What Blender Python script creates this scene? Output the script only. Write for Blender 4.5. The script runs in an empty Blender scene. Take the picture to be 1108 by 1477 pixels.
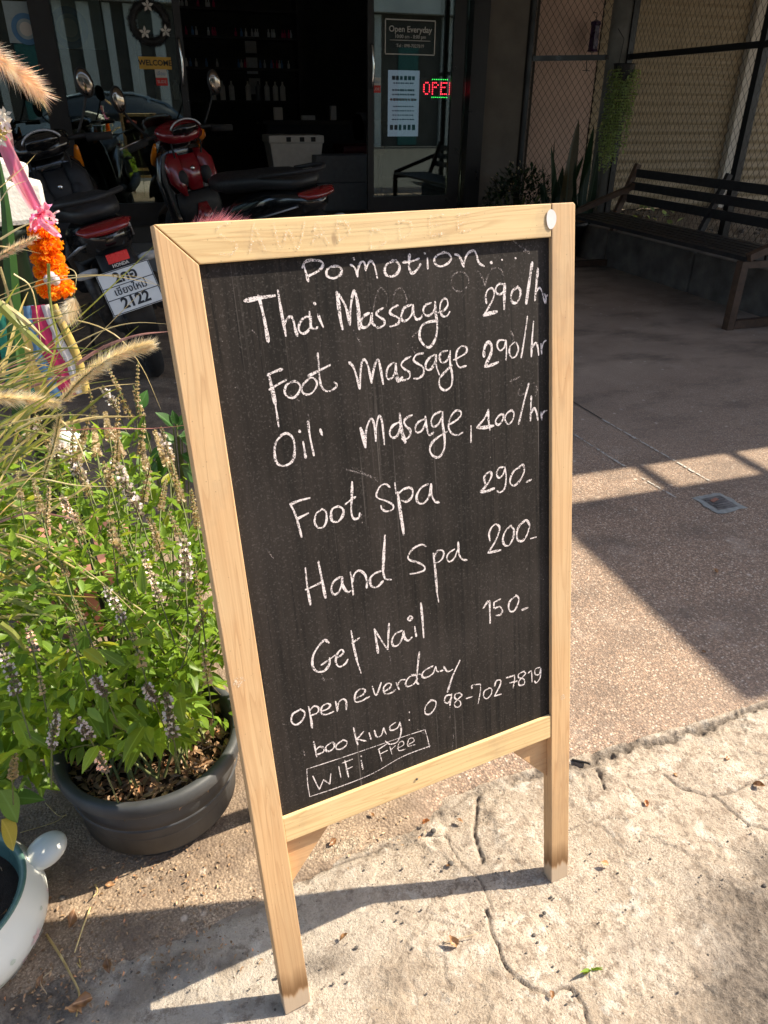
import bpy, bmesh, math, random
import numpy as np
from mathutils import Vector, Matrix, Euler
random.seed(7); rng = np.random.default_rng(11)
S = bpy.context.scene; COL = S.collection
PI = math.pi; rad = math.radians
# ------------------------------------------------------------------ camera
PITCH, ROLL, YAW, CAMH, FPX = rad(29.0959), rad(.4697), rad(-18.0), 1.2, 1049.06
def _axes():
    f = Vector((0, math.cos(PITCH), -math.sin(PITCH))); r = Vector((1, 0, 0)); u = r.cross(f)
    r2 = math.cos(ROLL)*r + math.sin(ROLL)*u; u2 = -math.sin(ROLL)*r + math.cos(ROLL)*u
    M = Matrix.Rotation(YAW, 3, 'Z'); return M @ r2, M @ u2, M @ f
CR, CU, CF = _axes()
cam = bpy.data.cameras.new('camera'); camo = bpy.data.objects.new('camera', cam); COL.objects.link(camo)
m4 = Matrix((CR, CU, -CF)).transposed().to_4x4(); m4.translation = Vector((0, 0, CAMH)); camo.matrix_world = m4
cam.sensor_fit = 'AUTO'; cam.sensor_width = 36; cam.lens = FPX/1477*36; cam.clip_start = .02; cam.clip_end = 900
S.camera = camo
def ray(x, y): return CF + CR*((x-554)/FPX) - CU*((y-738.5)/FPX)
CO = Vector((0, 0, CAMH))
def at(x, y, Y):
    "the point of the place at depth Y that stands at this spot of the photograph"
    d = ray(x, y); return CO + d*(Y/d.y)
def gnd(x, y, z=0.0):
    d = ray(x, y); return CO + d*((z-CAMH)/d.z)
# ------------------------------------------------------------------ light
SUN_DIR = Vector((1.02, -.011, 1)).normalized()
W = bpy.data.worlds.new('World'); S.world = W; W.use_nodes = True
nt = W.node_tree; bg = nt.nodes['Background']; sk = nt.nodes.new('ShaderNodeTexSky')
sk.sky_type = 'NISHITA'; sk.sun_disc = False; sk.sun_elevation = math.asin(SUN_DIR.z)
sk.sun_rotation = math.atan2(SUN_DIR.x, SUN_DIR.y); sk.air_density = 1.0; sk.dust_density = 2.0; sk.ozone_density = 1
nt.links.new(sk.outputs[0], bg.inputs[0]); bg.inputs[1].default_value = .125
sun = bpy.data.lights.new('sun', 'SUN'); sun.energy = 5.0; sun.angle = rad(.53); sun.color = (1, .88, .70)
suno = bpy.data.objects.new('sun', sun); COL.objects.link(suno); suno.rotation_euler = SUN_DIR.to_track_quat('Z', 'Y').to_euler()
S.view_settings.view_transform = 'Standard'; S.view_settings.look = 'None'; S.view_settings.gamma = 1
S.view_settings.use_curve_mapping = False; S.view_settings.exposure = 1.0
S.render.engine = 'CYCLES'; S.cycles.max_bounces = 10; S.cycles.transparent_max_bounces = 24
# ------------------------------------------------------------------ mesh helpers
class MB:
    def __init__(s): s.v = []; s.f = []; s.m = []; s.cur = 0
    def add(s, vs, fs):
        o = len(s.v); s.v += [tuple(v) for v in vs]; s.f += [tuple(i+o for i in f) for f in fs]; s.m += [s.cur]*len(fs)
    def box(s, c, d, R=None, bev=0):
        x, y, z = d[0]/2, d[1]/2, d[2]/2; c = Vector(c)
        if bev:
            bm = bmesh.new(); bmesh.ops.create_cube(bm, size=1)
            for v in bm.verts: v.co = Vector((v.co.x*d[0], v.co.y*d[1], v.co.z*d[2]))
            bmesh.ops.bevel(bm, geom=bm.edges[:], offset=bev, segments=2, affect='EDGES', profile=.6)
            bm.verts.index_update(); vs = [v.co.copy() for v in bm.verts]; fs = [[v.index for v in f.verts] for f in bm.faces]; bm.free()
        else:
            vs = [Vector(p) for p in ((-x,-y,-z),(x,-y,-z),(x,y,-z),(-x,y,-z),(-x,-y,z),(x,-y,z),(x,y,z),(-x,y,z))]
            fs = [(0,3,2,1),(4,5,6,7),(0,1,5,4),(1,2,6,5),(2,3,7,6),(3,0,4,7)]
        if R is not None: vs = [R @ v for v in vs]
        s.add([v+c for v in vs], fs); return s
    def bar(s, a, b, w, h, up=(0,0,1)):
        a = Vector(a); b = Vector(b); d = (b-a); L = d.length; d.normalize(); up = Vector(up)
        if abs(d.dot(up)) > .98: up = Vector((0,1,0))
        sd = d.cross(up).normalized(); u2 = sd.cross(d)
        R = Matrix((sd, d, u2)).transposed(); s.box((a+b)/2, (w, L, h), R); return s
    def tube(s, pts, r, n=8, cap=True):
        pts = [Vector(p) for p in pts]; k = len(pts); rr = r if isinstance(r, (list, tuple)) else [r]*k
        vs = []; ref = None
        for i, p in enumerate(pts):
            t = (pts[min(i+1, k-1)]-pts[max(i-1, 0)]).normalized()
            if ref is None: ref = Vector((0,0,1)) if abs(t.z) < .9 else Vector((1,0,0))
            a = (ref - t*ref.dot(t)).normalized(); ref = a; b = t.cross(a)
            for j in range(n):
                q = 2*PI*j/n; vs.append(p + (a*math.cos(q)+b*math.sin(q))*rr[i])
        fs = [(i*n+j, i*n+(j+1) % n, (i+1)*n+(j+1) % n, (i+1)*n+j) for i in range(k-1) for j in range(n)]
        if cap: fs += [tuple(range(n-1, -1, -1)), tuple((k-1)*n+j for j in range(n))]
        s.add(vs, fs); return s
    def lathe(s, prof, c=(0,0,0), n=32, R=None, close=False):
        c = Vector(c); vs = []
        for (r, z) in prof:
            for j in range(n):
                q = 2*PI*j/n; v = Vector((r*math.cos(q), r*math.sin(q), z)); vs.append((R @ v if R is not None else v)+c)
        k = len(prof); fs = [(i*n+j, i*n+(j+1) % n, (i+1)*n+(j+1) % n, (i+1)*n+j) for i in range(k-1) for j in range(n)]
        if close: fs += [tuple(range(n-1, -1, -1)), tuple((k-1)*n+j for j in range(n))]
        s.add(vs, fs); return s
    def loft(s, secs, n=20, e=2.6):
        "secs: (centre, half width along y, half height, tilt of the section about y)"
        vs = []
        for (c, w, h, a) in secs:
            up = Vector((-math.sin(a), 0, math.cos(a)))
            for j in range(n):
                q = 2*PI*j/n; cx = math.copysign(abs(math.cos(q))**(2/e), math.cos(q)); sx = math.copysign(abs(math.sin(q))**(2/e), math.sin(q))
                vs.append(Vector(c)+Vector((0, 1, 0))*w*cx+up*h*sx)
        k = len(secs); fs = [(i*n+j, (i+1)*n+j, (i+1)*n+(j+1) % n, i*n+(j+1) % n) for i in range(k-1) for j in range(n)]
        fs += [tuple(range(n)), tuple((k-1)*n+j for j in range(n-1, -1, -1))]
        s.add(vs, fs); return s
    def ball(s, c, r, nu=10, nv=7, R=None):
        c = Vector(c); r = r if isinstance(r, (tuple, list)) else (r, r, r); vs = []
        for i in range(nv+1):
            t = PI*i/nv
            for j in range(nu):
                q = 2*PI*j/nu; v = Vector((r[0]*math.sin(t)*math.cos(q), r[1]*math.sin(t)*math.sin(q), r[2]*math.cos(t)))
                vs.append((R @ v if R is not None else v)+c)
        s.add(vs, [(i*nu+j, (i+1)*nu+j, (i+1)*nu+(j+1) % nu, i*nu+(j+1) % nu) for i in range(nv) for j in range(nu)]); return s
    def mesh(s, name, mat, smooth=False):
        me = bpy.data.meshes.new(name); me.from_pydata(s.v, [], s.f)
        for q in (mat if isinstance(mat, (list, tuple)) else [mat]): me.materials.append(q)
        if isinstance(mat, (list, tuple)): me.polygons.foreach_set('material_index', s.m)
        if smooth: me.polygons.foreach_set('use_smooth', [True]*len(me.polygons))
        me.update(); return me
    def build(s, name, mat, parent=None, smooth=False, loc=None):
        return link(name, s.mesh(name, mat, smooth), parent, loc)
def link(name, me, parent=None, loc=None, rot=None, scale=None):
    o = bpy.data.objects.new(name, me); COL.objects.link(o)
    if parent is not None: o.parent = parent
    if loc is not None: o.location = loc
    if rot is not None: o.rotation_euler = rot
    if scale is not None: o.scale = (scale,)*3 if isinstance(scale, (int, float)) else scale
    return o
def np_mesh(name, v, f, mat, smooth=False):
    me = bpy.data.meshes.new(name); v = np.asarray(v, np.float32); f = np.asarray(f, np.int32)
    me.vertices.add(len(v)); me.vertices.foreach_set('co', v.ravel())
    k = f.shape[1]; me.loops.add(f.size); me.loops.foreach_set('vertex_index', f.ravel())
    me.polygons.add(len(f)); me.polygons.foreach_set('loop_start', np.arange(0, f.size, k, dtype=np.int32))
    me.polygons.foreach_set('loop_total', np.full(len(f), k, np.int32))
    if smooth: me.polygons.foreach_set('use_smooth', np.ones(len(f), bool))
    me.materials.append(mat); me.update(calc_edges=True); me.validate(); return me
def tag(o, label=None, cat=None, group=None, kind=None):
    if label: o['label'] = label
    if cat: o['category'] = cat
    if group: o['group'] = group
    if kind: o['kind'] = kind
    return o
def thing(name, label, cat, loc=(0,0,0), rot=(0,0,0), group=None):
    o = bpy.data.objects.new(name, None); COL.objects.link(o); o.location = loc; o.rotation_euler = rot
    o.empty_display_size = .05; return tag(o, label, cat, group)
def copy_tree(o, parent=None):
    c = o.copy(); COL.objects.link(c)
    if parent is not None: c.parent = parent
    for ch in list(o.children): copy_tree(ch, c)
    return c
def crom(P, n=6):
    P = [Vector(p) for p in P]
    if len(P) < 3: return [P[0].lerp(P[-1], i/n) for i in range(n+1)] if len(P) == 2 else P
    Q = [P[0]*2-P[1]]+P+[P[-1]*2-P[-2]]; out = []
    for i in range(1, len(Q)-2):
        a, b, c, d = Q[i-1:i+3]
        for k in range(n):
            t = k/n; out.append(.5*((2*b)+(c-a)*t+(2*a-5*b+4*c-d)*t*t+(3*b-a-3*c+d)*t**3))
    out.append(P[-1]); return out
# ------------------------------------------------------------------ material helpers
class NT:
    def __init__(s, name):
        s.mat = bpy.data.materials.new(name); s.mat.use_nodes = True; s.t = s.mat.node_tree
        s.b = s.t.nodes['Principled BSDF']; s.o = s.t.nodes['Material Output']; s.co = None
    def n(s, typ, **kw):
        d = s.t.nodes.new(typ)
        for k, v in kw.items():
            if hasattr(d, k): setattr(d, k, v)
        return d
    def L(s, a, b): s.t.links.new(a, b)
    def inp(s, sock, v):
        if hasattr(v, 'is_linked') or hasattr(v, 'links'): s.L(v, sock)
        else:
            if isinstance(v, (tuple, list)) and len(v) == 3 and sock.type == 'RGBA': v = (*v, 1)
            sock.default_value = v
    def obj(s):
        if s.co is None: s.co = s.n('ShaderNodeTexCoord').outputs['Object']
        return s.co
    def geo(s, k='Position'): return s.n('ShaderNodeNewGeometry').outputs[k]
    def mapg(s, vec, sc=(1,1,1), rot=(0,0,0), loc=(0,0,0)):
        m = s.n('ShaderNodeMapping'); s.L(vec, m.inputs[0]); m.inputs['Scale'].default_value = sc; m.inputs['Rotation'].default_value = rot
        m.inputs['Location'].default_value = loc; return m.outputs[0]
    def noise(s, sc, det=4, vec=None, rough=.55, dist=0, col=False):
        d = s.n('ShaderNodeTexNoise'); s.L(vec if vec is not None else s.obj(), d.inputs['Vector'])
        d.inputs['Scale'].default_value = sc; d.inputs['Detail'].default_value = det; d.inputs['Roughness'].default_value = rough
        d.inputs['Distortion'].default_value = dist; return d.outputs['Color' if col else 'Fac']
    def voro(s, sc, vec=None, out='Distance', feat='F1', rnd=1):
        d = s.n('ShaderNodeTexVoronoi', feature=feat); s.L(vec if vec is not None else s.obj(), d.inputs['Vector'])
        d.inputs['Scale'].default_value = sc; d.inputs['Randomness'].default_value = rnd; return d.outputs[out]
    def ramp(s, fac, stops, interp='LINEAR'):
        r = s.n('ShaderNodeValToRGB'); s.L(fac, r.inputs[0]); cr = r.color_ramp; cr.interpolation = interp
        while len(cr.elements) < len(stops): cr.elements.new(.5)
        for e, (p, c) in zip(cr.elements, stops):
            e.position = p; e.color = (c, c, c, 1) if isinstance(c, (int, float)) else (*c, 1)
        return r.outputs[0]
    def mix(s, f, a, b, mode='MIX'):
        m = s.n('ShaderNodeMix', data_type='RGBA', blend_type=mode); s.inp(m.inputs['Factor'], f)
        s.inp(m.inputs[6], a); s.inp(m.inputs[7], b); return m.outputs[2]
    def math(s, op, a, b=0.0, clamp=False):
        m = s.n('ShaderNodeMath', operation=op, use_clamp=clamp); s.inp(m.inputs[0], a); s.inp(m.inputs[1], b); return m.outputs[0]
    def sep(s, v):
        d = s.n('ShaderNodeSeparateXYZ'); s.L(v, d.inputs[0]); return d.outputs
    def attr(s, name):
        d = s.n('ShaderNodeAttribute', attribute_name=name); return d.outputs['Fac']
    def rnd(s): return s.n('ShaderNodeObjectInfo').outputs['Random']
    def bump(s, h, st=.4, dist=.002, nrm=None):
        d = s.n('ShaderNodeBump'); s.L(h, d.inputs['Height']); d.inputs['Strength'].default_value = st; d.inputs['Distance'].default_value = dist
        if nrm is not None: s.L(nrm, d.inputs['Normal'])
        return d.outputs[0]
    def set(s, col=None, rough=None, metal=None, nrm=None, **kw):
        if col is not None: s.inp(s.b.inputs['Base Color'], col)
        if rough is not None: s.inp(s.b.inputs['Roughness'], rough)
        if metal is not None: s.inp(s.b.inputs['Metallic'], metal)
        if nrm is not None: s.L(nrm, s.b.inputs['Normal'])
        for k, v in kw.items(): s.inp(s.b.inputs[k.replace('_', ' ')], v)
        return s.mat
def simple(name, col, rough=.5, metal=0, var=.25, sc=25, bump=.15, dist=.001, coat=0):
    t = NT(name); f = t.noise(sc, 5)
    c = t.mix(t.ramp(f, [(.3, 0.0), (.7, 1.0)]), tuple(x*(1-var) for x in col), tuple(min(1, x*(1+var*.6)) for x in col))
    fr = t.math('MULTIPLY_ADD', t.noise(sc*2.3, 3), .25); t.t.nodes[-1]
    r = t.ramp(t.noise(sc*.7, 4), [(.3, max(.02, rough-.08)), (.7, min(1, rough+.1))])
    t.set(c, r, metal, t.bump(t.noise(sc*8, 3), bump, dist))
    if coat: t.b.inputs['Coat Weight'].default_value = coat
    return t.mat
M = {}
# pine wood: grain runs along one local axis
def wood(name, axis, light=(.70, .455, .235), dark=(.42, .20, .08), stain=False):
    t = NT(name); o = t.obj(); w = t.noise(2.0, 2, vec=o, col=True)
    add = t.n('ShaderNodeVectorMath', operation='MULTIPLY_ADD'); t.L(w, add.inputs[0]); add.inputs[1].default_value = (.012, .012, .012); t.L(o, add.inputs[2])
    ring = [6., 6., 6.]; ring[axis] = .30; fine = [300., 300., 300.]; fine[axis] = 5.; mid = [70., 70., 70.]; mid[axis] = 1.6
    r = t.noise(7, 2, vec=t.mapg(add.outputs[0], ring), dist=.6)
    wv = t.math('FRACT', t.math('MULTIPLY', r, 9.0))
    wv = t.ramp(wv, [(0, .15), (.55, 0.), (.93, .85), (1, .15)])
    g = t.noise(1, 3, vec=t.mapg(o, fine)); md = t.noise(1, 3, vec=t.mapg(o, mid))
    c = t.mix(t.math('MULTIPLY', wv, .60), light, dark)
    c = t.mix(t.ramp(md, [(.40, .0), (.8, .55)]), c, tuple(x*.78 for x in light))
    c = t.mix(t.ramp(g, [(.46, 0.), (.66, .7)]), c, tuple(x*.5+y*.5 for x, y in zip(light, dark)))
    kn = t.voro(3.2, vec=t.mapg(o, (1., 1., 1.), loc=(3.3, 1.1, 2.2)))
    c = t.mix(t.ramp(kn, [(.0, .9), (.022, .75), (.035, .0)]), c, (.20, .085, .035))
    ds = t.noise(5, 5); c = t.mix(t.ramp(ds, [(.45, 0.), (.75, .35)]), c, (.72, .58, .36))
    gm = t.noise(3.3, 6, rough=.7, vec=t.mapg(o, (1.3, 1.3, .8))); c = t.mix(t.ramp(gm, [(.54, 0.), (.68, .42)]), c, (.33, .24, .16)); dn = t.voro(17, vec=t.mapg(o, (1, 1, .45))); c = t.mix(t.ramp(dn, [(.035, .6), (.07, 0.)]), c, (.27, .16, .085))
    dots = t.voro(95, out='Distance'); c = t.mix(t.ramp(dots, [(.03, .5), (.09, 0.)]), c, (.17, .09, .04))
    if stain:
        z = t.sep(o)[2]; zz = t.math('ADD', z, t.math('MULTIPLY', t.math('SUBTRACT', t.noise(1, 3, vec=t.mapg(o, (90, 90, 3.))), .5), .045))
        up = t.ramp(t.math('MULTIPLY', zz, 2.0), [(.12, 1.), (.55, 0.)]); c = t.mix(t.math('MULTIPLY', up, .55), c, (.34, .21, .11))
        edge = t.ramp(zz, [(.030, 0.), (.040, .95), (.050, .8), (.085, 0.)]); c = t.mix(edge, c, (.17, .085, .03))
        tip = t.ramp(zz, [(.030, 1.), (.036, 0.)]); c = t.mix(t.math('MULTIPLY', tip, .9), c, (.47, .37, .27))
    h = t.math('ADD', t.math('MULTIPLY', g, .6), t.math('MULTIPLY', wv, .25))
    return t.set(c, .62, 0, t.bump(h, .35, .0008))
M['wood_x'] = wood('pine_rail', 0, light=(.77, .57, .29), dark=(.47, .25, .10)); M['wood_z'] = wood('pine_stile', 2, stain=True)
M['wood_g'] = wood('pine_gusset', 0, light=(.62, .38, .19))
def board_mat():
    t = NT('blackboard'); o = t.obj(); st = t.noise(1, 4, vec=t.mapg(o, (85, 85, 2.2))); st2 = t.noise(1, 3, vec=t.mapg(o, (260, 260, 5)), dist=.4)
    sm = t.noise(5, 5, dist=.8); dust = t.noise(420, 2)
    c = t.mix(t.ramp(st, [(.3, 0.), (.72, 1.)]), (.0095, .0078, .0066), (.026, .0205, .0172))
    c = t.mix(t.ramp(st2, [(.56, 0.), (.66, .85)]), c, (.0045, .004, .0035))
    c = t.mix(t.ramp(sm, [(.42, 0.), (.75, .38)]), c, (.055, .046, .042))
    c = t.mix(t.ramp(dust, [(.57, 0.), (.74, .14)]), c, (.30, .27, .25))
    sp = t.voro(120); c = t.mix(t.ramp(sp, [(.045, .7), (.085, 0.)]), c, t.mix(t.ramp(t.noise(9, 2), [(.56, 0.), (.66, 1.)]), (.022, .019, .017), (.45, .41, .38)))
    run = t.noise(1, 4, vec=t.mapg(o, (190, 190, 1.5))); c = t.mix(t.math('MULTIPLY', t.ramp(run, [(.64, 0.), (.74, .42)]), t.ramp(t.noise(3.1, 2), [(.45, 0.), (.6, 1.)])), c, (.26, .23, .21))
    t.b.inputs['Specular IOR Level'].default_value = .25; return t.set(c, .78, 0, t.bump(t.math('ADD', st, t.math('MULTIPLY', dust, .3)), .25, .0006))
M['board'] = board_mat()
def chalk_mat(name, cov, col=(.86, .80, .80)):
    t = NT(name); g = t.noise(640, 3, rough=.7); g2 = t.noise(140, 3)
    a = t.math('ADD', t.math('MULTIPLY', g, .75), t.math('MULTIPLY', g2, .35))
    al = t.ramp(a, [(cov, 0.), (cov+.10, 1.)]); t.set(col, .95, 0); t.L(al, t.b.inputs['Alpha']); return t.mat
M['chalk'] = chalk_mat('chalk', .455, (.80, .72, .71)); M['chalk_ghost'] = chalk_mat('rubbed_chalk', .545, (.30, .26, .25)); M['chalk_faint'] = chalk_mat('faint_chalk', .555, (.86, .74, .57))
M['white_paint'] = simple('white_paint', (.78, .74, .72), .5, var=.1)
# exposed aggregate pavement
def aggregate():
    t = NT('exposed_aggregate'); o = t.obj(); v = t.n('ShaderNodeTexVoronoi'); t.L(o, v.inputs['Vector']); v.inputs['Scale'].default_value = 190
    hs = t.sep(v.outputs['Color']); c = t.ramp(hs[0], [(0, (.07, .055, .045)), (.22, (.20, .145, .11)), (.45, (.31, .215, .155)), (.62, (.41, .275, .19)), (.8, (.50, .375, .28)), (.93, (.64, .55, .46)), (1, (.82, .77, .70))])
    c = t.mix(t.ramp(v.outputs['Distance'], [(.38, 0.), (.62, .8)]), c, (.15, .11, .085))
    v2 = t.voro(480, out='Color'); c = t.mix(.35, c, t.ramp(t.sep(v2)[1], [(.2, (.12, .09, .075)), (.8, (.55, .43, .34))]))
    big = t.noise(1.7, 5); c = t.mix(t.ramp(big, [(.36, .0), (.68, .35)]), c, (.20, .16, .13))
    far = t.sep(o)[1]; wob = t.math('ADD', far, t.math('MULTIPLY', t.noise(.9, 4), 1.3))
    worn_lift = t.ramp(t.math('MULTIPLY', wob, .2), [(.52, 0.), (.78, .85)]); c = t.mix(worn_lift, c, t.mix(t.ramp(t.noise(3, 5), [(.3, 0.), (.7, 1.)]), (.30, .24, .195), (.46, .375, .305)))  # smoother far floor, its colour also lightened to lift the deep shade
    xx = t.sep(o); nz = t.math('MULTIPLY', t.math('SUBTRACT', t.noise(9, 5), .5), .25); lm = t.math('MULTIPLY', t.ramp(t.math('ADD', xx[0], nz), [(.36, 1.), (.44, 0.)]), t.ramp(t.math('ADD', xx[1], nz), [(1.02, 1.), (1.16, 0.)]))
    vs_ = t.n('ShaderNodeTexVoronoi'); t.L(o, vs_.inputs['Vector']); vs_.inputs['Scale'].default_value = 420; sandc = t.ramp(t.sep(vs_.outputs['Color'])[0], [(0, (.20, .155, .115)), (.5, (.30, .235, .17)), (.9, (.42, .335, .25)), (1, (.55, .47, .37))]); sandc = t.mix(t.ramp(t.noise(7, 6, rough=.7), [(.40, 0.), (.60, .8)]), sandc, (.14, .105, .08)); c = t.mix(lm, c, sandc)
    sc = t.voro(3.2, out='Distance'); sp = t.math('MULTIPLY', t.ramp(t.voro(14), [(.07, 1.), (.13, 0.)]), t.ramp(t.noise(2.2, 2), [(.5, 0.), (.56, 1.)]))
    c = t.mix(t.math('MULTIPLY', sp, .75), c, (.62, .56, .5))
    dk = t.ramp(t.noise(2.0, 7, rough=.65, vec=t.mapg(o, (1, 1.9, 1))), [(.5, 0.), (.68, .62)]); c = t.mix(dk, c, (.095, .08, .07)); lt = t.ramp(t.noise(4.3, 7, rough=.7), [(.58, 0.), (.70, .35)]); c = t.mix(lt, c, (.50, .44, .38))
    c = t.mix(1.0, c, (1.02, .955, .885), 'MULTIPLY')
    h = t.math('SUBTRACT', 1.0, v.outputs['Distance']); 
    return t.set(c, .8, 0, t.bump(h, .8, .0022))
M['aggregate'] = aggregate()
def concrete():
    t = NT('rough_concrete'); o = t.obj(); dirt_shade = t.attr('dirt_shade'); smooth = t.attr('smooth'); sand = t.attr('sand'); flake = t.attr('flake')
    a = t.noise(9, 7, rough=.62); b = t.noise(55, 6, rough=.7); c0 = t.noise(3, 4)
    c = t.mix(t.ramp(a, [(.3, 0.), (.7, 1.)]), (.42, .345, .27), (.58, .485, .38))
    c = t.mix(t.ramp(b, [(.40, .8), (.49, 0.)]), c, (.27, .205, .15))
    c = t.mix(t.ramp(t.noise(21, 6, rough=.75, dist=.5), [(.52, 0.), (.62, .7)]), c, (.72, .65, .55))
    c = t.mix(t.ramp(t.noise(230, 3), [(.57, 0.), (.68, .75)]), c, (.19, .145, .11))
    gr_ = t.mix(t.ramp(t.noise(300, 3), [(.4, 0.), (.62, 1.)]), (.30, .235, .175), (.60, .52, .42)); c = t.mix(t.math('MULTIPLY', t.math('SUBTRACT', 1.0, flake), .62), c, gr_)
    c = t.mix(t.math('MULTIPLY', smooth, .75), c, t.mix(t.ramp(t.noise(14, 6), [(.35, 0.), (.65, 1.)]), (.42, .37, .31), (.55, .50, .43)))
    v = t.n('ShaderNodeTexVoronoi'); t.L(o, v.inputs['Vector']); v.inputs['Scale'].default_value = 230
    sc = t.ramp(t.sep(v.outputs['Color'])[0], [(0, (.22, .16, .11)), (.5, (.42, .32, .22)), (1, (.66, .56, .42))]); c = t.mix(t.math('MULTIPLY', sand, .85), c, sc)
    c = t.mix(t.ramp(c0, [(.55, 0.), (.70, .5)]), c, (.30, .265, .23))
    st_ = t.noise(5.5, 8, rough=.68, dist=.7); c = t.mix(t.ramp(st_, [(.50, 0.), (.62, .55)]), c, (.33, .26, .19)); c = t.mix(t.ramp(t.noise(34, 7, rough=.8), [(.54, 0.), (.62, .75)]), c, (.20, .155, .115))
    c = t.mix(t.ramp(t.noise(11, 8, rough=.75, dist=.4), [(.58, 0.), (.64, .6)]), c, (.66, .62, .55))
    pit = t.voro(70); c = t.mix(t.math('MULTIPLY', t.ramp(pit, [(.05, .8), (.12, 0.)]), t.ramp(t.noise(6, 3), [(.45, 0.), (.6, 1.)])), c, (.12, .09, .065))
    c = t.mix(t.math('MULTIPLY', dirt_shade, t.ramp(t.noise(60, 6, rough=.75), [(.35, 1.), (.62, .6)])), c, (.085, .068, .055))
    h = t.math('ADD', t.math('MULTIPLY', b, 1.0), t.math('ADD', t.math('MULTIPLY', t.noise(240, 4), .45), t.math('MULTIPLY', sand, t.math('MULTIPLY', v.outputs['Distance'], -.8))))
    h = t.math('ADD', h, t.math('MULTIPLY', t.noise(120, 6, rough=.8), .9)); return t.set(c, .85, 0, t.bump(h, 1.0, .0045))
M['concrete'] = concrete()
M['asphalt'] = simple('asphalt', (.09, .085, .08), .9, sc=60, bump=.6, dist=.004)
M['black_plastic'] = simple('black_pot_plastic', (.062, .066, .072), .55, var=.4, sc=14, bump=.1)
M['soil'] = simple('potting_soil', (.045, .03, .02), .95, sc=80, bump=.9, dist=.006)
def leafmat(name, a, b, tr=.45, end=None):
    t = NT(name); r = t.math('FRACT', t.math('ADD', t.rnd(), t.attr('shade')))
    c = t.ramp(r, [(0, a), (.6, b), (.88, tuple(min(1, x*1.45) for x in b)), (1, end or (b[0]*1.9+.05, b[1]*1.3, b[2]))])
    c = t.mix(t.ramp(t.noise(60, 3), [(.35, 0.), (.75, .45)]), c, tuple(x*.55 for x in a))
    gx = t.math('ABSOLUTE', t.math('SUBTRACT', t.sep(t.n('ShaderNodeTexCoord').outputs['Generated'])[0], .5)); c = t.mix(t.ramp(gx, [(.02, .55), (.06, 0.)]), c, tuple(min(1, x*1.5+.05) for x in b))
    t.set(c, .42, 0); tb = t.n('ShaderNodeBsdfTranslucent'); t.L(t.mix(.5, c, (c0 := (b[0]*1.9, b[1]*1.7, b[2]*.7))), tb.inputs[0])
    ms = t.n('ShaderNodeMixShader'); ms.inputs[0].default_value = tr; t.L(t.b.outputs[0], ms.inputs[1]); t.L(tb.outputs[0], ms.inputs[2]); t.L(ms.outputs[0], t.o.inputs[0]); return t.mat
M['basil'] = leafmat('basil_leaf', (.085, .18, .02), (.21, .34, .035), .5)
M['grass'] = leafmat('grass_blade', (.13, .18, .035), (.26, .29, .07), .38)
M['straw'] = leafmat('straw_blade', (.52, .40, .18), (.68, .57, .30), .3)
M['pinkblade'] = leafmat('pink_blade', (.30, .12, .13), (.38, .20, .18), .3)
M['dark_leaf'] = leafmat('dark_leaf', (.035, .10, .02), (.06, .16, .03), .35)
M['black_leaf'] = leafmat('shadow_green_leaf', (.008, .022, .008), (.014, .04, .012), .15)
M['stem'] = simple('plant_stem', (.13, .15, .05), .7, sc=60)
M['dry'] = leafmat('dry_calyx', (.34, .26, .17), (.54, .45, .32), .4, (.58, .48, .36))
M['purple'] = leafmat('purple_calyx', (.17, .13, .12), (.29, .24, .20), .35, (.36, .31, .27))
M['petal_w'] = leafmat('white_petal', (.66, .58, .66), (.82, .76, .80), .3)
M['bristle_m'] = leafmat('magenta_bristle', (.50, .14, .22), (.62, .26, .32), .35)
M['bristle'] = leafmat('bristle', (.58, .49, .38), (.80, .72, .58), .4)
M['bristle_p'] = leafmat('pink_bristle', (.66, .40, .38), (.85, .72, .56), .4)
M['mulch'] = leafmat('mulch_chip', (.16, .09, .045), (.40, .26, .15), .05)
M['deadleaf'] = leafmat('dead_leaf', (.22, .11, .05), (.38, .21, .10), .2)
M['enamel'] = simple('white_enamel', (.74, .76, .72), .42, var=.05, sc=8, bump=.03, coat=.4)
M['green_glaze'] = simple('green_glaze', (.10, .19, .16), .3, var=.2)
M['gloss_black'] = simple('gloss_black', (.008, .008, .009), .16, var=.3, sc=6, bump=.02, coat=.6)
M['matte_black'] = simple('matte_black', (.014, .014, .015), .6, var=.3)
M['seat_black'] = simple('seat_vinyl', (.017, .017, .018), .48, sc=90, bump=.3)
M['tyre'] = simple('tyre_rubber', (.018, .018, .018), .85, sc=40, bump=.4)
M['red_paint'] = simple('red_paint', (.22, .006, .012), .22, var=.15, sc=6, bump=.02, coat=.7)
M['red_lens'] = simple('red_lens', (.20, .006, .008), .15, var=.2, sc=30, bump=.1, coat=.6)
M['red_reflector'] = simple('red_reflector', (.75, .02, .03), .25, var=.1, sc=30)
M['orange_lens'] = simple('orange_lens', (.75, .22, .01), .2, var=.1, coat=.5)
M['clear_lens'] = simple('clear_lens', (.42, .42, .40), .15, var=.2, sc=60, coat=.5)
M['silver'] = simple('silver_trim', (.55, .56, .58), .3, metal=.6, var=.1)
M['chrome'] = simple('chrome', (.75, .75, .75), .12, metal=1, var=.1)
M['mirror'] = simple('mirror_glass', (.26, .23, .20), .04, metal=1, var=.02, bump=0)
M['plate_white'] = simple('plate_white', (.78, .78, .74), .35, var=.05)
M['ink'] = simple('black_ink', (.015, .015, .015), .5)
M['frame_black'] = simple('black_frame_paint', (.012, .012, .013), .35, var=.3, sc=12)
M['plaster'] = simple('grey_plaster', (.15, .135, .115), .85, sc=5, var=.2, bump=.3, dist=.003)
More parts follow.
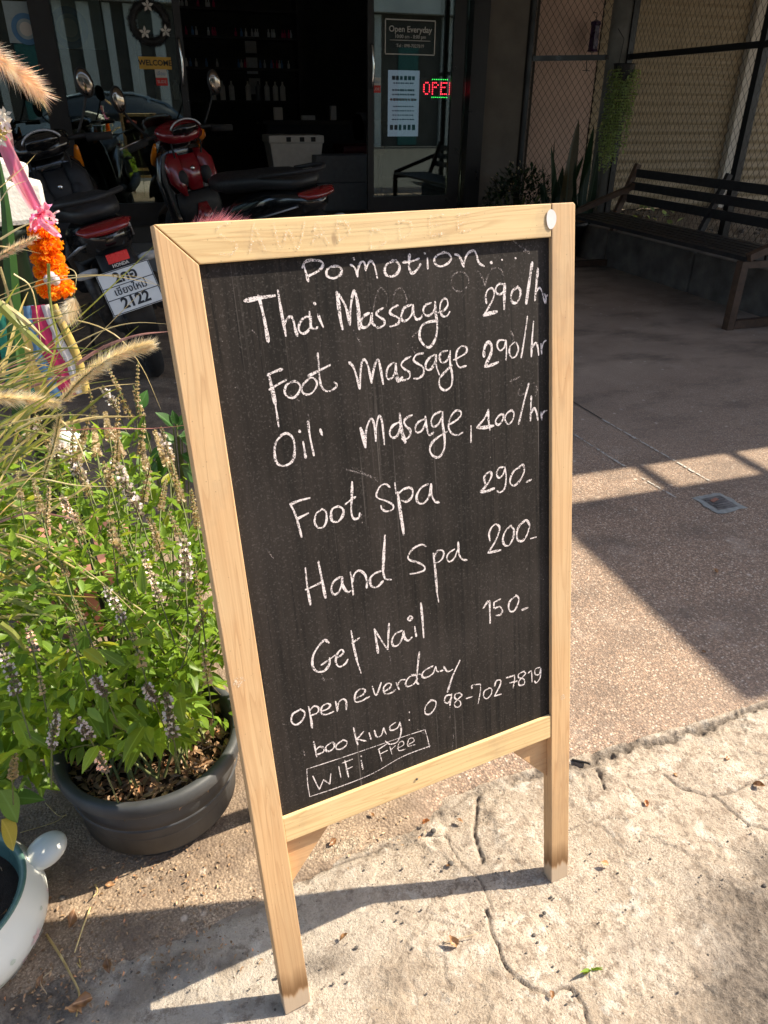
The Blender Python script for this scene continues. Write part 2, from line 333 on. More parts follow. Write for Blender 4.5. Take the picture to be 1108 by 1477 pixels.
M['pink_wall'] = simple('pink_plaster', (.56, .40, .32), .85, sc=4, var=.12, bump=.2)
M['shutter'] = simple('roller_shutter', (.40, .325, .21), .55, sc=7, var=.15, bump=.1)
M['pipe'] = simple('painted_steel_pipe', (.17, .17, .155), .6, sc=9, var=.3, bump=.3)
M['curb'] = simple('weathered_curb', (.13, .115, .10), .9, sc=7, var=.5, bump=.7, dist=.006)
M['bed_soil'] = simple('bed_soil', (.22, .18, .13), .95, sc=12, var=.4, bump=.9, dist=.02)
M['brown_wood'] = simple('brown_bench_wood', (.09, .052, .032), .6, sc=30, var=.35, bump=.3)
M['dark_slat'] = simple('dark_bench_slat', (.022, .020, .02), .5, sc=30, var=.3, bump=.2)
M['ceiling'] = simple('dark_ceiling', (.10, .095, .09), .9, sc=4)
M['canopy'] = simple('canopy_sheet', (.62, .58, .52), .7, sc=4)
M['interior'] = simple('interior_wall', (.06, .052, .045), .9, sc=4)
M['tile'] = simple('platform_tile', (.24, .245, .25), .5, sc=6, var=.15)
M['white_plastic'] = simple('white_plastic', (.62, .60, .55), .5, var=.1)
M['grey_box'] = simple('grey_box', (.10, .105, .11), .7, var=.15)
M['yellow_sign'] = simple('yellow_sign', (.62, .36, .05), .5, var=.08)
M['signwhite'] = simple('sign_white', (.60, .58, .54), .5, var=.05)
M['sticker_red'] = simple('sticker_red', (.60, .03, .025), .45, var=.05)
M['sticker_blue'] = simple('sticker_blue', (.08, .22, .42), .5, var=.1)
M['pale_blue'] = simple('pale_blue_paper', (.33, .42, .46), .6, var=.1)
M['teal'] = simple('teal_shutter', (.05, .17, .14), .6, var=.2)
M['cream'] = simple('cream_wall', (.68, .65, .58), .8, sc=2, var=.12)
M['brownwall'] = simple('brown_wall', (.10, .085, .065), .8, sc=3)
M['car_paint'] = simple('grey_car_paint', (.20, .25, .29), .25, metal=.5, var=.1, sc=3, bump=0, coat=.7)
M['car_glass'] = simple('car_glass', (.03, .035, .04), .05, var=.1, bump=0, coat=.8)
M['marigold'] = leafmat('marigold_petal', (.78, .22, .005), (.92, .36, .01), .35)
M['pink_ribbon'] = leafmat('pink_ribbon', (.80, .20, .52), (.88, .40, .70), .5)
M['shrine'] = simple('white_shrine_plaster', (.72, .70, .64), .7, sc=14, var=.15, bump=.4, dist=.003)
M['terracotta'] = simple('terracotta', (.36, .17, .12), .8, sc=12)
for nme, cc in (('cloth_green', (.02, .22, .15)), ('cloth_yellow', (.62, .45, .12)), ('cloth_red', (.55, .03, .12)), ('cloth_blue', (.12, .25, .42)), ('cloth_white', (.7, .66, .66))):
    M[nme] = simple(nme, cc, .75, sc=60, var=.2, bump=.3)
def glassmat():
    t = NT('tinted_glass'); tr = t.n('ShaderNodeBsdfTransparent'); tr.inputs[0].default_value = (.62, .66, .64, 1)
    gl = t.n('ShaderNodeBsdfGlossy'); gl.inputs['Roughness'].default_value = .012; gl.inputs[0].default_value = (.86, 1, .95, 1)
    fr = t.n('ShaderNodeFresnel'); fr.inputs[0].default_value = 2.05; ms = t.n('ShaderNodeMixShader'); t.L(fr.outputs[0], ms.inputs[0])
    t.L(tr.outputs[0], ms.inputs[1]); t.L(gl.outputs[0], ms.inputs[2]); t.L(ms.outputs[0], t.o.inputs[0]); return t.mat
M['glass'] = glassmat()
def emit(name, col, st):
    t = NT(name); t.set((.02, .02, .02), .5); t.inp(t.b.inputs['Emission Color'], col); t.b.inputs['Emission Strength'].default_value = st; return t.mat
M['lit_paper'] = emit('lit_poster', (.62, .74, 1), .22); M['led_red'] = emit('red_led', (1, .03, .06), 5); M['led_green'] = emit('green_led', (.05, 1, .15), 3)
_dg = None
def text_mesh(body, size, align='CENTER', ext=.0006, bold=0.0, shear=0):
    cu = bpy.data.curves.new('t', 'FONT'); cu.body = body; cu.size = size; cu.align_x = align; cu.align_y = 'CENTER'; cu.extrude = ext; cu.offset = bold; cu.shear = shear
    cu.resolution_u = 3; o = bpy.data.objects.new('t', cu); COL.objects.link(o); dg = bpy.context.evaluated_depsgraph_get(); dg.update()
    me = bpy.data.meshes.new_from_object(o.evaluated_get(dg)); bpy.data.objects.remove(o); return me
def text(name, body, size, mat, parent, loc, rot=(PI/2, 0, 0), label=None, **kw):
    me = text_mesh(body, size, **kw); me.materials.clear(); me.materials.append(mat); me.name = name
    o = link(name, me, parent, loc, rot)
    if label: o['label'] = label
    return o
# value noise in numpy for the ground relief
def vnoise(x, y, seed):
    r = np.random.default_rng(seed).random((256, 256)); xi = np.floor(x).astype(int); yi = np.floor(y).astype(int); fx = x-xi; fy = y-yi
    fx = fx*fx*(3-2*fx); fy = fy*fy*(3-2*fy); g = lambda a, b: r[a % 256, b % 256]
    return (g(xi, yi)*(1-fx)+g(xi+1, yi)*fx)*(1-fy)+(g(xi, yi+1)*(1-fx)+g(xi+1, yi+1)*fx)*fy
def fbm(x, y, seed, oct=4, gain=.5):
    s = 0; a = 1; t = 0
    for k in range(oct): s = s+a*vnoise(x*2**k+k*17.3, y*2**k+k*9.1, seed+k); t += a; a *= gain
    return s/t
# ================================================================== the setting: ground
EDGE = [(-3., .76), (-.9, .76), (-.31, .764), (-.184, .775), (-.05, .787), (.112, .826), (.233, .841), (.351, .867), (.40, .895), (.496, .905), (.9, .915), (1.25, .925), (6., .96)]
EX = np.array([e[0] for e in EDGE]); EY = np.array([e[1] for e in EDGE])
def edge_y(x): return np.interp(x, EX, EY)
# rough concrete at the roadside: a displaced sheet
def ground_sheet():
    xs = np.concatenate([np.arange(-1.6, -.5, .02), np.arange(-.5, 1.5, .0028), np.arange(1.5, 3.2, .02)]); ys = np.concatenate([np.arange(-1.2, .1, .03), np.arange(.1, .4, .006), np.arange(.4, 1.0, .0028)])
    X, Y = np.meshgrid(xs, ys, indexing='ij')
    z = (fbm(X*5, Y*5, 3)-.5)*.010+(fbm(X*22+5, Y*22, 9, 4, .6)-.5)*.005+(fbm(X*90, Y*90, 21, 3, .6)-.5)*.0018
    dirt_shade = np.zeros_like(X); sm = np.zeros_like(X); sand = np.zeros_like(X)
    wx = X+(fbm(X*14, Y*14, 31)-.5)*.06+(fbm(X*55, Y*55, 35)-.5)*.02; wy = Y+(fbm(X*14+40, Y*14, 33)-.5)*.06+(fbm(X*55, Y*55+9, 36)-.5)*.02
    def seg(ax, ay, bx, by, px, py):
        dx, dy = bx-ax, by-ay; t = np.clip(((px-ax)*dx+(py-ay)*dy)/(dx*dx+dy*dy), 0, 1); return np.hypot(px-ax-t*dx, py-ay-t*dy)
    def path(pxs, warp=.28):
        P = [gnd(*p) for p in pxs]; d = np.full(X.shape, 9.)
        for a, b in zip(P[:-1], P[1:]): d = np.minimum(d, seg(a.x, a.y, b.x, b.y, X+(wx-X)*warp, Y+(wy-Y)*warp))
        return d
    for pts, w, dep in [([(700,1310),(712,1350),(730,1392),(760,1420),(790,1432),(806,1425),(825,1427),(842,1450),(852,1490)], .0022, .006),
                        ([(640,1203),(665,1240),(690,1264),(702,1290),(710,1310)], .0016, .004), ([(1120,1116),(1060,1140),(1020,1152),(985,1140),(958,1120)], .0022, .005),
                        ([(1028,1150),(1080,1188),(1125,1205)], .003, .005), ([(590,1205),(640,1203),(668,1228)], .0015, .003),
                        ([(160,1372),(250,1345),(330,1318),(380,1290),(430,1268),(500,1245),(560,1215)], .003, .005), ([(412,1248),(417,1285)], .003, .005), ([(860,1110),(870,1140)], .003, .006),
                        ([(820,1200),(870,1180),(905,1185)], .0012, .002), ([(900,1130),(930,1168)], .0014, .003), ([(560,1300),(640,1330),(705,1345)], .001, .0015),
                        ([(235,1250),(270,1300),(290,1330)], .0014, .002), ([(690,1150),(687,1205),(698,1240)], .0035, .007)]:
        d = path(pts); k = np.exp(-(d/w)**2); z -= dep*k; dirt_shade = np.maximum(dirt_shade, np.exp(-(d/(w*.85))**2)*1.0)
    fl0 = fbm(X*6.5+3, Y*6.5, 91, 6, .62); flake = 1/(1+np.exp(-(fl0-.475)/.0045)); z += flake*.0030
    # raised rough patch right of the seam, its rim, and the broken kerb line
    step = 1/(1+np.exp(-(wx-.50)/.004))*(wy > .60); z += .006*step*np.clip((Y-.6)/.2, 0, 1)
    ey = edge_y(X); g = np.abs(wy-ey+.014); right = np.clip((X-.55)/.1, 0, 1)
    z -= .010*np.exp(-(g/.007)**2)*(.35+.65*right); dirt_shade = np.maximum(dirt_shade, np.exp(-(g/.010)**2)*np.clip(.45*np.clip(fbm(X*9, Y*9, 41)*2-.2, 0, 1)+right, 0, 1))  # edge groove darkened in the colour where a step shadow would lie
    rub = (fbm(X*26, Y*26, 51, 4, .7)-.5); near = np.exp(-((Y-ey+.03)/.05)**2); z += rub*near*.010*right
    # dark dirt gathered at the right and under the pots
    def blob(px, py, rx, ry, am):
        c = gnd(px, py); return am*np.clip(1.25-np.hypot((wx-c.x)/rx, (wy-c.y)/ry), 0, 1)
    for b in [(1125,1350,.13,.13,1.3), (1100,1440,.13,.09,1.1), (1060,1300,.05,.07,.8), (1108,1250,.06,.05,.9), (215,1245,.13,.06,1.2), (470,1390,.06,.03,.8), (110,1300,.09,.05,.9), (60,1450,.09,.07,1.1), (250,1400,.05,.02,.8), (330,1380,.03,.015,.7), (180,1440,.05,.03,.7), (560,1410,.05,.02,.4), (560,1150,.12,.05,.6), (230,1430,.06,.03,.4), (620,1170,.10,.03,.6), (830,1110,.05,.02,.9)]: dirt_shade = np.maximum(dirt_shade, blob(*b))
    z += np.clip(dirt_shade, 0, 1)*(fbm(X*70, Y*70, 71, 3, .7)-.5)*.008
    c = gnd(300, 1400); sm = np.clip(1.4-np.hypot((wx-c.x)/.30, (wy-c.y)/.14), 0, 1); z = z*(1-.6*sm)
    sand = np.clip((wx*-1+.42)/.03, 0, 1)*np.clip((wy-(ey-.01))/.01, 0, 1)*1.0
    z = z-.004-np.clip((Y-ey-.004)/.02, 0, 1)*.03*(X > .45)-np.clip((Y-ey-.03)/.03, 0, 1)*.03
    nx, ny = X.shape; v = np.stack([X, Y, z], -1).reshape(-1, 3); i = np.arange(nx*ny).reshape(nx, ny)
    f = np.stack([i[:-1, :-1], i[1:, :-1], i[1:, 1:], i[:-1, 1:]], -1).reshape(-1, 4)
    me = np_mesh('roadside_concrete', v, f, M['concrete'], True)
    for nm, a in (('dirt_shade', np.clip(dirt_shade, 0, 1)), ('smooth', sm), ('sand', sand), ('flake', flake)):
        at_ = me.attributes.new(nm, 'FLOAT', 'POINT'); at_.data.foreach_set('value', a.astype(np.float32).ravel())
    return tag(link('roadside_concrete', me), 'rough pale concrete strip along the edge of the pavement', kind='structure')
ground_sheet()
def pavement():
    xs = np.concatenate([np.arange(-9, -.6, .4), np.arange(-.6, 1.6, .006), np.arange(1.6, 11, .4)]); e = edge_y(xs)+(fbm(xs*14, xs*0, 5)-.5)*.02+(fbm(xs*70, xs*0, 6)-.5)*.008
    e = np.where(xs < .42, e-.012, e); n = len(xs)
    rows = [(e, -.05), (e+.002, -.008+0*e), (e+.010, 0*e), (e+.10, 0*e), (np.full(n, 3.), 0*e), (np.full(n, 7.6), 0*e)]
    v = []; 
    for y, z in rows: v.append(np.stack([xs, y, np.broadcast_to(z, xs.shape)], -1))
    v = np.concatenate(v); i = np.arange(n*len(rows)).reshape(len(rows), n); f = np.stack([i[:-1, :-1], i[:-1, 1:], i[1:, 1:], i[1:, :-1]], -1).reshape(-1, 4)
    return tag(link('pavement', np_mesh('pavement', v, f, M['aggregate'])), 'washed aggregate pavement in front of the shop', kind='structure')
pavement()
b = MB(); b.add([(-300,-300,-.045),(300,-300,-.045),(300,300,-.045),(-300,300,-.045)], [(0,1,2,3)]); tag(b.build('street', M['asphalt']), 'asphalt street reaching away behind the viewer', kind='structure')
# thin pale lines of old filler across the pavement
def line(a, b_, w, label):
    m = MB(); A = gnd(*a); B = gnd(*b_); n = 30; d = (B-A).normalized(); s = Vector((-d.y, d.x, 0)); vs = []
    for i in range(n+1):
        p = A.lerp(B, i/n); ww = w*(.55+random.random()*.7)*(1 if 0 < i < n else .3); j = random.uniform(-.001, .001)
        vs += [p+s*(ww/2+j)+Vector((0,0,.003)), p-s*(ww/2-j)+Vector((0,0,.003))]
    m.add(vs, [(2*i, 2*i+1, 2*i+3, 2*i+2) for i in range(n)]); o = m.build('filler_line', M['line']); return tag(o, label, 'line', 'pale filler lines across the pavement')
t = NT('pale_filler'); t.set((.50, .47, .42), .9); t.L(t.ramp(t.noise(60, 4), [(.38, 0.), (.5, 1.)]), t.b.inputs['Alpha']); M['line'] = t.mat
line((868, 605), (1028, 697), .010, 'long pale line running across the pavement to the drain')
line((826, 626), (905, 676), .009, 'short pale line beside the board ending at the sunny strip')
line((926, 690), (976, 719), .008, 'very short pale line just left of the drain cover')
t_ = NT('dark_joint'); t_.set((.05, .042, .036), .9); M['joint'] = t_.mat
def dline(a, b_, w):
    m = MB(); A = gnd(*a); B = gnd(*b_); d = (B-A).normalized(); s = Vector((-d.y, d.x, 0))*w/2; u = Vector((0,0,.0025))
    m.add([A+s+u, A-s+u, B-s+u, B+s+u], [(0,1,2,3)]); return m
o = dline((780, 552), (868, 605), .007).build('dark_crack', M['joint']); tag(o, 'thin dark joint beside the board continuing the long pale line', 'crack')
# drain
dc = (gnd(1005,727)+gnd(1068,725)+gnd(1045,712)+gnd(1030,742))/4
dr = thing('drain', 'small square metal drain cover set in grey cement on the pavement', 'drain', (dc.x, dc.y, 0), (0,0,rad(3)))
def ring_mesh(o_, i_, z):
    m = MB(); vs = []
    for q in range(24):
        a = 2*PI*q/24; k = 1/max(abs(math.cos(a)), abs(math.sin(a))); vs += [(math.cos(a)*k*i_, math.sin(a)*k*i_, z), (math.cos(a)*k*o_*(1+random.uniform(-.08, .10)), math.sin(a)*k*o_*(1+random.uniform(-.08, .1)), z*.6)]
    m.add(vs, [(2*i, 2*i+1, (2*i+3) % 48, (2*i+2) % 48) for i in range(24)]); return m
M['cement'] = simple('grey_cement', (.30, .31, .29), .85, sc=40, bump=.5); M['drain_metal'] = simple('worn_drain_metal', (.19, .18, .175), .5, metal=.3, sc=40, var=.5); M['dark_metal'] = simple('rusty_drain_metal', (.09, .085, .082), .5, metal=.6, sc=40, var=.5)
ring_mesh(.062, .043, .004).build('cement_surround', M['cement'], dr)
m = MB(); m.box((0,0,.0018), (.087, .087, .0036)); m.build('frame', M['drain_metal'], dr)
for k in range(5):
    m = MB(); m.box((0, -.028+k*.014, .005), (.072, .006, .0025)); m.build('grate_bar', M['drain_metal'], dr)
m = MB(); m.box((-.008,.016,.0075), (.035,.014,.003), Matrix.Rotation(.3,3,'Z')); m.build('rust_lump', M['terracotta'], dr)
# raised tiled platform at the shop front and the bed behind the bench
b = MB(); b.box((-2.2, 7.3, .075), (10.6, 1.6, .15), bev=.008); b.build('shop_platform', M['tile']); tag(COL.objects[-1] if False else bpy.data.objects['shop_platform'], 'grey raised platform step in front of the shop doors', kind='structure')
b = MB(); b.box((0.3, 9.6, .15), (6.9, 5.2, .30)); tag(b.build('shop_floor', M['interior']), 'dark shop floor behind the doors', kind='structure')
# planter bed
def curb(y0, y1, lab):
    m = MB(); m.box((3.95, (y0+y1)/2, .14), (.15, abs(y1-y0)-.008, .30), bev=.012); o = m.build('curb_block', M['curb']); tag(o, lab, 'curb', 'concrete kerb blocks under the bench'); return o
curb(5.75, 6.9, 'concrete kerb block under the far end of the bench by the post'); curb(4.62, 5.74, 'weathered kerb block under the middle of the bench'); curb(3.5, 4.61, 'weathered kerb block under the near end of the bench')
def bed():
    xs = np.linspace(4.0, 9.5, 90); ys = np.linspace(2.6, 7.6, 80); X, Y = np.meshgrid(xs, ys, indexing='ij'); z = .23+(fbm(X*2, Y*2, 61)-.5)*.10+(fbm(X*11, Y*11, 63)-.5)*.05
    i = np.arange(X.size).reshape(X.shape); f = np.stack([i[:-1, :-1], i[1:, :-1], i[1:, 1:], i[:-1, 1:]], -1).reshape(-1, 4)
    return tag(link('soil_bed', np_mesh('soil_bed', np.stack([X, Y, z], -1).reshape(-1, 3), f, M['bed_soil'], True)), 'bare soil bed behind the bench and fence', kind='structure')
bed()
m = MB()
for k in range(260):
    s = random.uniform(.006, .035); m.ball((random.uniform(4.1, 6.6), random.uniform(3.2, 7.2), .235+random.uniform(0, .02)), (s, s*.8, s*.6), 6, 4)
tag(m.build('rubble', M['curb']), 'loose rubble and gravel scattered over the soil bed', 'rubble', kind='stuff')
# ================================================================== shop building
shop = thing('shop', 'dark glass-fronted massage shop behind the board', 'shop', (0, 7, 0))
def sp(name, c, d, mat, label=None, bev=0, parent=None):
    m = MB(); m.box((c[0], c[1]-7, c[2]), d, bev=bev); o = m.build(name, mat, parent or shop)
    if label: o['label'] = label
    return o
# shell
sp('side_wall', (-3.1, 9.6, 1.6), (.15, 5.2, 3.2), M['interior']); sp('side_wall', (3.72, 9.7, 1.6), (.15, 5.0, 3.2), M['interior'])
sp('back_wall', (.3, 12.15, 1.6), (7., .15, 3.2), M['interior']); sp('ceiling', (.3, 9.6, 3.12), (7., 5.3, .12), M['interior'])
sp('wall', (3.385, 7.1, 1.72), (.40, .2, 2.86), M['plaster'], 'grey plaster pier right of the glass doors')
sp('sill', (-1.1, 7.0, .33), (3.3, .10, .06), M['frame_black']); sp('sill', (2.55, 7.0, .33), (.98, .10, .06), M['frame_black'])
# fixed frames: (x centre, width)
for x, w, d_ in [(-.47, .10, .12), (-1.62, .10, .12), (-2.7, .10, .12)]: sp('mullion', (x, 6.98, 1.7), (w, d_, 2.78), M['frame_black'])
sp('jamb', (3.10, 7.0, 1.7), (.15, .16, 2.78), M['frame_black']); sp('mullion', (2.93, 6.98, 1.7), (.055, .10, 2.78), M['frame_black'])
sp('transom', (.3, 7.0, 2.86), (6.9, .14, .10), M['frame_black'])
for x0, x1 in [(-2.65, -1.67), (-1.57, -.52)]: sp('window_pane', ((x0+x1)/2, 7.02, 1.6), (x1-x0-.004, .008, 2.46), M['glass'])
sp('window_pane', (2.99, 7.02, 1.6), (.06, .008, 2.44), M['glass'])
for z in (1.02,): sp('transom', (-1.1, 7.0, 2.55), (2.2, .05, .04), M['frame_black'])
def door(x0, x1, y, hx, lab):
    fr = MB(); st = .055; zc = 1.59; hh = 2.44
    fr.box(((x0+st/2), y-7, zc), (st, .045, hh)); fr.box(((x1-st/2), y-7, zc), (st, .045, hh)); fr.box(((x0+x1)/2, y-7, .42), (x1-x0-2*st, .044, .12)); fr.box(((x0+x1)/2, y-7, 2.78), (x1-x0-2*st, .044, .06))
    d = fr.build('door', M['frame_black'], shop); d['label'] = lab
    g = MB(); g.box(((x0+x1)/2, y-7, 1.6), (x1-x0-2*st-.004, .008, 2.24)); g.build('pane', M['glass'], d)
    h = MB(); h.tube(crom([(hx, y-7-.03, 1.34), (hx, y-7-.065, 1.37), (hx+.006, y-7-.078, 1.5), (hx, y-7-.065, 1.63), (hx, y-7-.03, 1.66)], 5), .0085, 8); h.build('handle', M['chrome'], d, True)
    return d
dL = door(-.42, .565, 6.94, .53, 'left sliding glass door with wreath and welcome sign'); dR = door(2.07, 2.90, 6.94, 2.10, 'right sliding glass door with opening hours')
# things stuck on the glass
def Pf(x, y, Y=6.925): return at(x, y, Y)
ws = thing('welcome_sign', 'yellow WELCOME sign on the left glass door', 'sign', Pf(224, 91)); m = MB(); m.box((0,0,0), (.245, .006, .083)); m.build('board', M['yellow_sign'], ws)
text('lettering', 'WELCOME', .052, M['ink'], ws, (0, -.0045, 0), bold=.0012)
def slide(p, lab):
    s_ = thing('slide_sticker', lab, 'sticker', p, group='red and white sticker on the sliding doors'); m = MB(); m.box((0,0,.028), (.088, .003, .056)); m.build('white_half', M['signwhite'], s_)
    m = MB(); m.box((0,0,-.028), (.088, .003, .054)); m.build('red_half', M['sticker_red'], s_)
    text('lettering', 'SLIDE', .028, M['signwhite'], s_, (0, -.0025, -.029)); text('lettering', 'เลื่อน', .034, M['sticker_blue'], s_, (0, -.0025, .026)); return s_
slide(Pf(233, 112), 'small red and white SLIDE sticker under the welcome sign'); slide(Pf(542, 123), 'small red and white SLIDE sticker beside the right door handle')
a = Pf(592, 54); oh = thing('opening_hours', 'white Open Everyday lettering in a thin frame on the right door', 'sign', a); wd, ht = .445, .245; m = MB()
for c, d_ in [((0,0,ht/2), (wd, .002, .008)), ((0,0,-ht/2), (wd, .002, .008)), ((-wd/2,0,0), (.008, .002, ht-.009)), ((wd/2,0,0), (.008, .002, ht-.009)), ((0,0,-.022), (wd*.82, .002, .004))]: m.box(c, d_)
m.build('border', M['signwhite'], oh)
text('lettering', 'Open Everyday', .062, M['signwhite'], oh, (0, -.002, .055), bold=.0006); text('lettering', '10:00 am - 8:00 pm', .036, M['signwhite'], oh, (0, -.002, .004)); text('lettering', 'Tel : 098-7027819', .034, M['signwhite'], oh, (0, -.002, -.062))
# poster behind the right door
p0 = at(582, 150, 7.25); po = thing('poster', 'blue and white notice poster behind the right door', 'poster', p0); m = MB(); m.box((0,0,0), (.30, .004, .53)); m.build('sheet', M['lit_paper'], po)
for i, (z, w, h_, mt) in enumerate([(.205, .23, .036, 'navy'), (.165, .20, .012, 'navy'), (.11, .22, .018, 'navy'), (.075, .22, .014, 'navy'), (.035, .26, .022, 'sticker_red'), (-.02, .20, .010, 'navy'), (-.055, .22, .010, 'navy'), (-.09, .21, .010, 'navy'), (-.125, .22, .010, 'navy'), (-.19, .26, .05, 'navy')]):
    if mt not in M: M[mt] = simple(mt, (.03, .05, .20), .5)
    mm = MB(); n = 9 if h_ < .03 else 6; x = -w/2
    for q in range(n):
        l = w/n*random.uniform(.6, .9); mm.box((x+l/2, -.004, z), (l, .002, h_*random.uniform(.75, 1))); x += w/n
    mm.build('print_line', M[mt], po)
# LED sign
led = thing('led_sign', 'red dotted OPEN light sign with green dots hanging inside the right door', 'sign', at(634, 128, 7.12)); m = MB(); m.box((0, .012, 0), (.36, .016, .17)); m.build('panel', M['matte_black'], led)
F5 = {'O': ['0110','1001','1001','1001','1001','0110'], 'P': ['1110','1001','1110','1000','1000','1000'], 'E': ['1111','1000','1110','1000','1000','1111'], 'N': ['1001','1101','1101','1011','1011','1001']}
for k, ch in enumerate('OPEN'):
    mm = MB()
    for r_, row in enumerate(F5[ch]):
        for c_, bit in enumerate(row):
            if bit == '1': mm.ball((-.15+k*.083+c_*.0175, 0, .046-r_*.0175), .0055, 6, 4)
    mm.build('letter', M['led_red'], led)
mm = MB()
for k in range(9):
    for z in (.072, -.068): mm.ball((-.07+k*.018, 0, z), .0042, 6, 4)
mm.build('green_dots', M['led_green'], led)
# wreath
wp = at(216, 33, 6.90); wr = thing('wreath', 'dark bristly wreath with white flowers hanging on the left door', 'wreath', wp); v = []; f = []
for k in range(2600):
    a = random.uniform(0, 2*PI); R = .125; c = Vector((math.cos(a)*R, 0, math.sin(a)*R)); q = Vector((random.gauss(0,1), random.gauss(0,.6), random.gauss(0,1))).normalized(); t0 = c+q*.01; t1 = c+q*random.uniform(.03, .055); s_ = q.cross(Vector((random.random(), 1, 0))).normalized()*.0022
    i = len(v); v += [t0+s_, t0-s_, t1]; f.append((i, i+1, i+2))
link('bristles', np_mesh('bristles', [tuple(x) for x in v], f, M['matte_black']), wr)
m = MB(); m.tube([(math.cos(a)*.125, 0, math.sin(a)*.125) for a in np.linspace(0, 2*PI, 25)], .022, 8); m.build('ring', M['matte_black'], wr, True)
def flower(c, s, par, mat='signwhite'):
    m = MB()
    for k in range(5):
        a = 2*PI*k/5+.3; d = Vector((math.cos(a), -.35, math.sin(a))); p = Vector((-math.sin(a), 0, math.cos(a))); c_ = Vector(c)
        m.add([c_, c_+d*s*.5+p*s*.25, c_+d*s, c_+d*s*.5-p*s*.25], [(0,1,2,3)])
    m.ball(Vector(c)+Vector((0,-.006,0)), s*.16, 6, 4); m.build('flower', M[mat], par)
for (x, y) in [(213, 8), (209, 47), (239, 45)]: flower(at(x, y, 6.85)-wp, .045, wr)
pb = thing('blue_paper', 'pale blue sheet on the left door behind the wreath', 'paper', at(216, 25, 6.955)); m = MB(); m.box((0,0,.1), (.24, .003, .42)); m.build('sheet', M['pale_blue'], pb)
# round seals on white sheets, upper left windows
for (x, y, r_, lab) in [(100, 40, .135, 'white sheet with a ring-shaped blue seal on the window left of the wreath'), (38, 42, .10, 'pale sheet with a blue seal at the far left window')]:
    s_ = thing('seal_poster', lab, 'poster', at(x, y, 6.99)); m = MB(); m.box((0,0,.04), (r_*3.6 if x > 60 else r_*2.6, .003, r_*2.6)); m.build('sheet', M['pale_blue'], s_)
    m = MB(); m.lathe([(r_*.66, 0), (r_, 0), (r_, .002), (r_*.66, .002), (r_*.66, 0)], (0, -.003, 0), 36, Matrix.Rotation(PI/2, 3, 'X')); m.build('seal_ring', M['sticker_blue'], s_)
    m = MB(); m.lathe([(.001, 0), (r_*.45, 0), (r_*.45, .002), (.001, .002)], (0, -.003, 0), 30, Matrix.Rotation(PI/2, 3, 'X')); m.build('seal_centre', M['signwhite'], s_)
# canopy over the pavement and the sheet hung beside it: they cast the shade
can = thing('canopy', 'flat canopy roof of the shop, above the picture', 'canopy', (0, 4.5, 2.76)); m = MB(); m.box((1.8, .31, .03), (18.4, 5.47, .06)); m.build('roof_sheet', M['canopy'], can)
m = MB(); m.box((1.8, -2.35, -.0), (18.4, .05, .12)); m.build('fascia', M['frame_black'], can)
aw = thing('side_awning', 'flat awning sheet fixed beside the canopy, above the picture', 'awning', (6.98, 1.38, 2.70)); m = MB(); m.box((0, .02, .02), (6, .98, .03)); m.build('sheet', M['canopy'], aw)
for k in range(9):
    m = MB(); m.box((-2.46+k*.43, .46, .05), (.032, 1.1, .03)); m.build('bracket', M['frame_black'], aw)
# steel pipe column
cb = gnd(868, 300, .25); colp = at(910, 0, 6.55); cxp = 4.28
pc = thing('pipe_column', 'grey round steel column beside the hanging plant', 'column', (4.27, 6.58, 0)); m = MB(); m.lathe([(.095, 0), (.095, 2.76)], (0,0,0), 24, close=True); m.build('pipe', M['pipe'], pc, True); m = MB(); m.box((0,0,.16), (.30,.30,.02)); m.build('base_plate', M['pipe'], pc)
m = MB(); m.box((.0,0,2.02), (.03,.22,.03)); m.box((0,0,1.60), (.23, .03, .03)); m.build('clamp', M['dark_metal'], pc)
# fences
def fence(A, B, posts, lab, z0=.28, z1=2.72, rail=1.60, cell=.058):
    A = Vector((*A, 0)); B = Vector((*B, 0)); L = (B-A).length; ang = math.atan2(B.y-A.y, B.x-A.x); f = thing('wire_fence', lab, 'fence', (A.x, A.y, 0), (0, 0, ang), 'chain link fence panels')
    for s_ in posts: m = MB(); m.box((s_*L, 0, (z0+z1)/2), (.055, .055, z1-z0)); m.build('post', M['frame_black'], f)
    for z in (z0+.03, rail, z1): m = MB(); m.box((L/2, .005, z), (L, .034, .042)); m.build('rail', M['frame_black'], f)
    v = []; fc = []; c2 = cell*1.5; r = .0017
    for sgn, yy in ((1, -.003), (-1, .003)):
        k = -int((z1-z0)/c2*1)-2
        while k*cell < L+ (z1-z0):
            # line x = k*cell + sgn*(z-z0)*(cell/c2)
            pts = []; x0 = k*cell; sl = cell/c2*1.0
            za, zb = z0, z1; xa = x0 if sgn > 0 else x0+(z1-z0)*sl; xb = xa+sgn*(zb-za)*sl
            t0, t1 = 0., 1.; dx = xb-xa
            ta, tb = (0-xa)/dx, (L-xa)/dx
            if ta > tb: ta, tb = tb, ta
            t0 = max(t0, ta); t1 = min(t1, tb); k += 1
            if t1-t0 < .01: continue
            p = Vector((xa+dx*t0, yy, za+(zb-za)*t0)); q = Vector((xa+dx*t1, yy, za+(zb-za)*t1)); d = (q-p).normalized(); n1 = d.cross(Vector((0,1,0)))*r; n2 = Vector((0,1,0))*r; i = len(v)
            v += [p+n1, p+n2, p-n1, p-n2, q+n1, q+n2, q-n1, q-n2]; fc += [(i+a, i+(a+1) % 4, i+4+(a+1) % 4, i+4+a) for a in range(4)]
    o = link('wire_mesh', np_mesh('wire_mesh', [tuple(x) for x in v], fc, M['frame_black']), f); o['kind'] = 'stuff'; return f
fence((3.66, 7.06), (4.20, 6.62), (0.0,), 'short chain link panel in front of the pink wall', z0=.10)
fence((4.33, 6.50), (4.30, 2.9), (.0, .453, .93), 'long chain link panel behind the bench in front of the shutters')
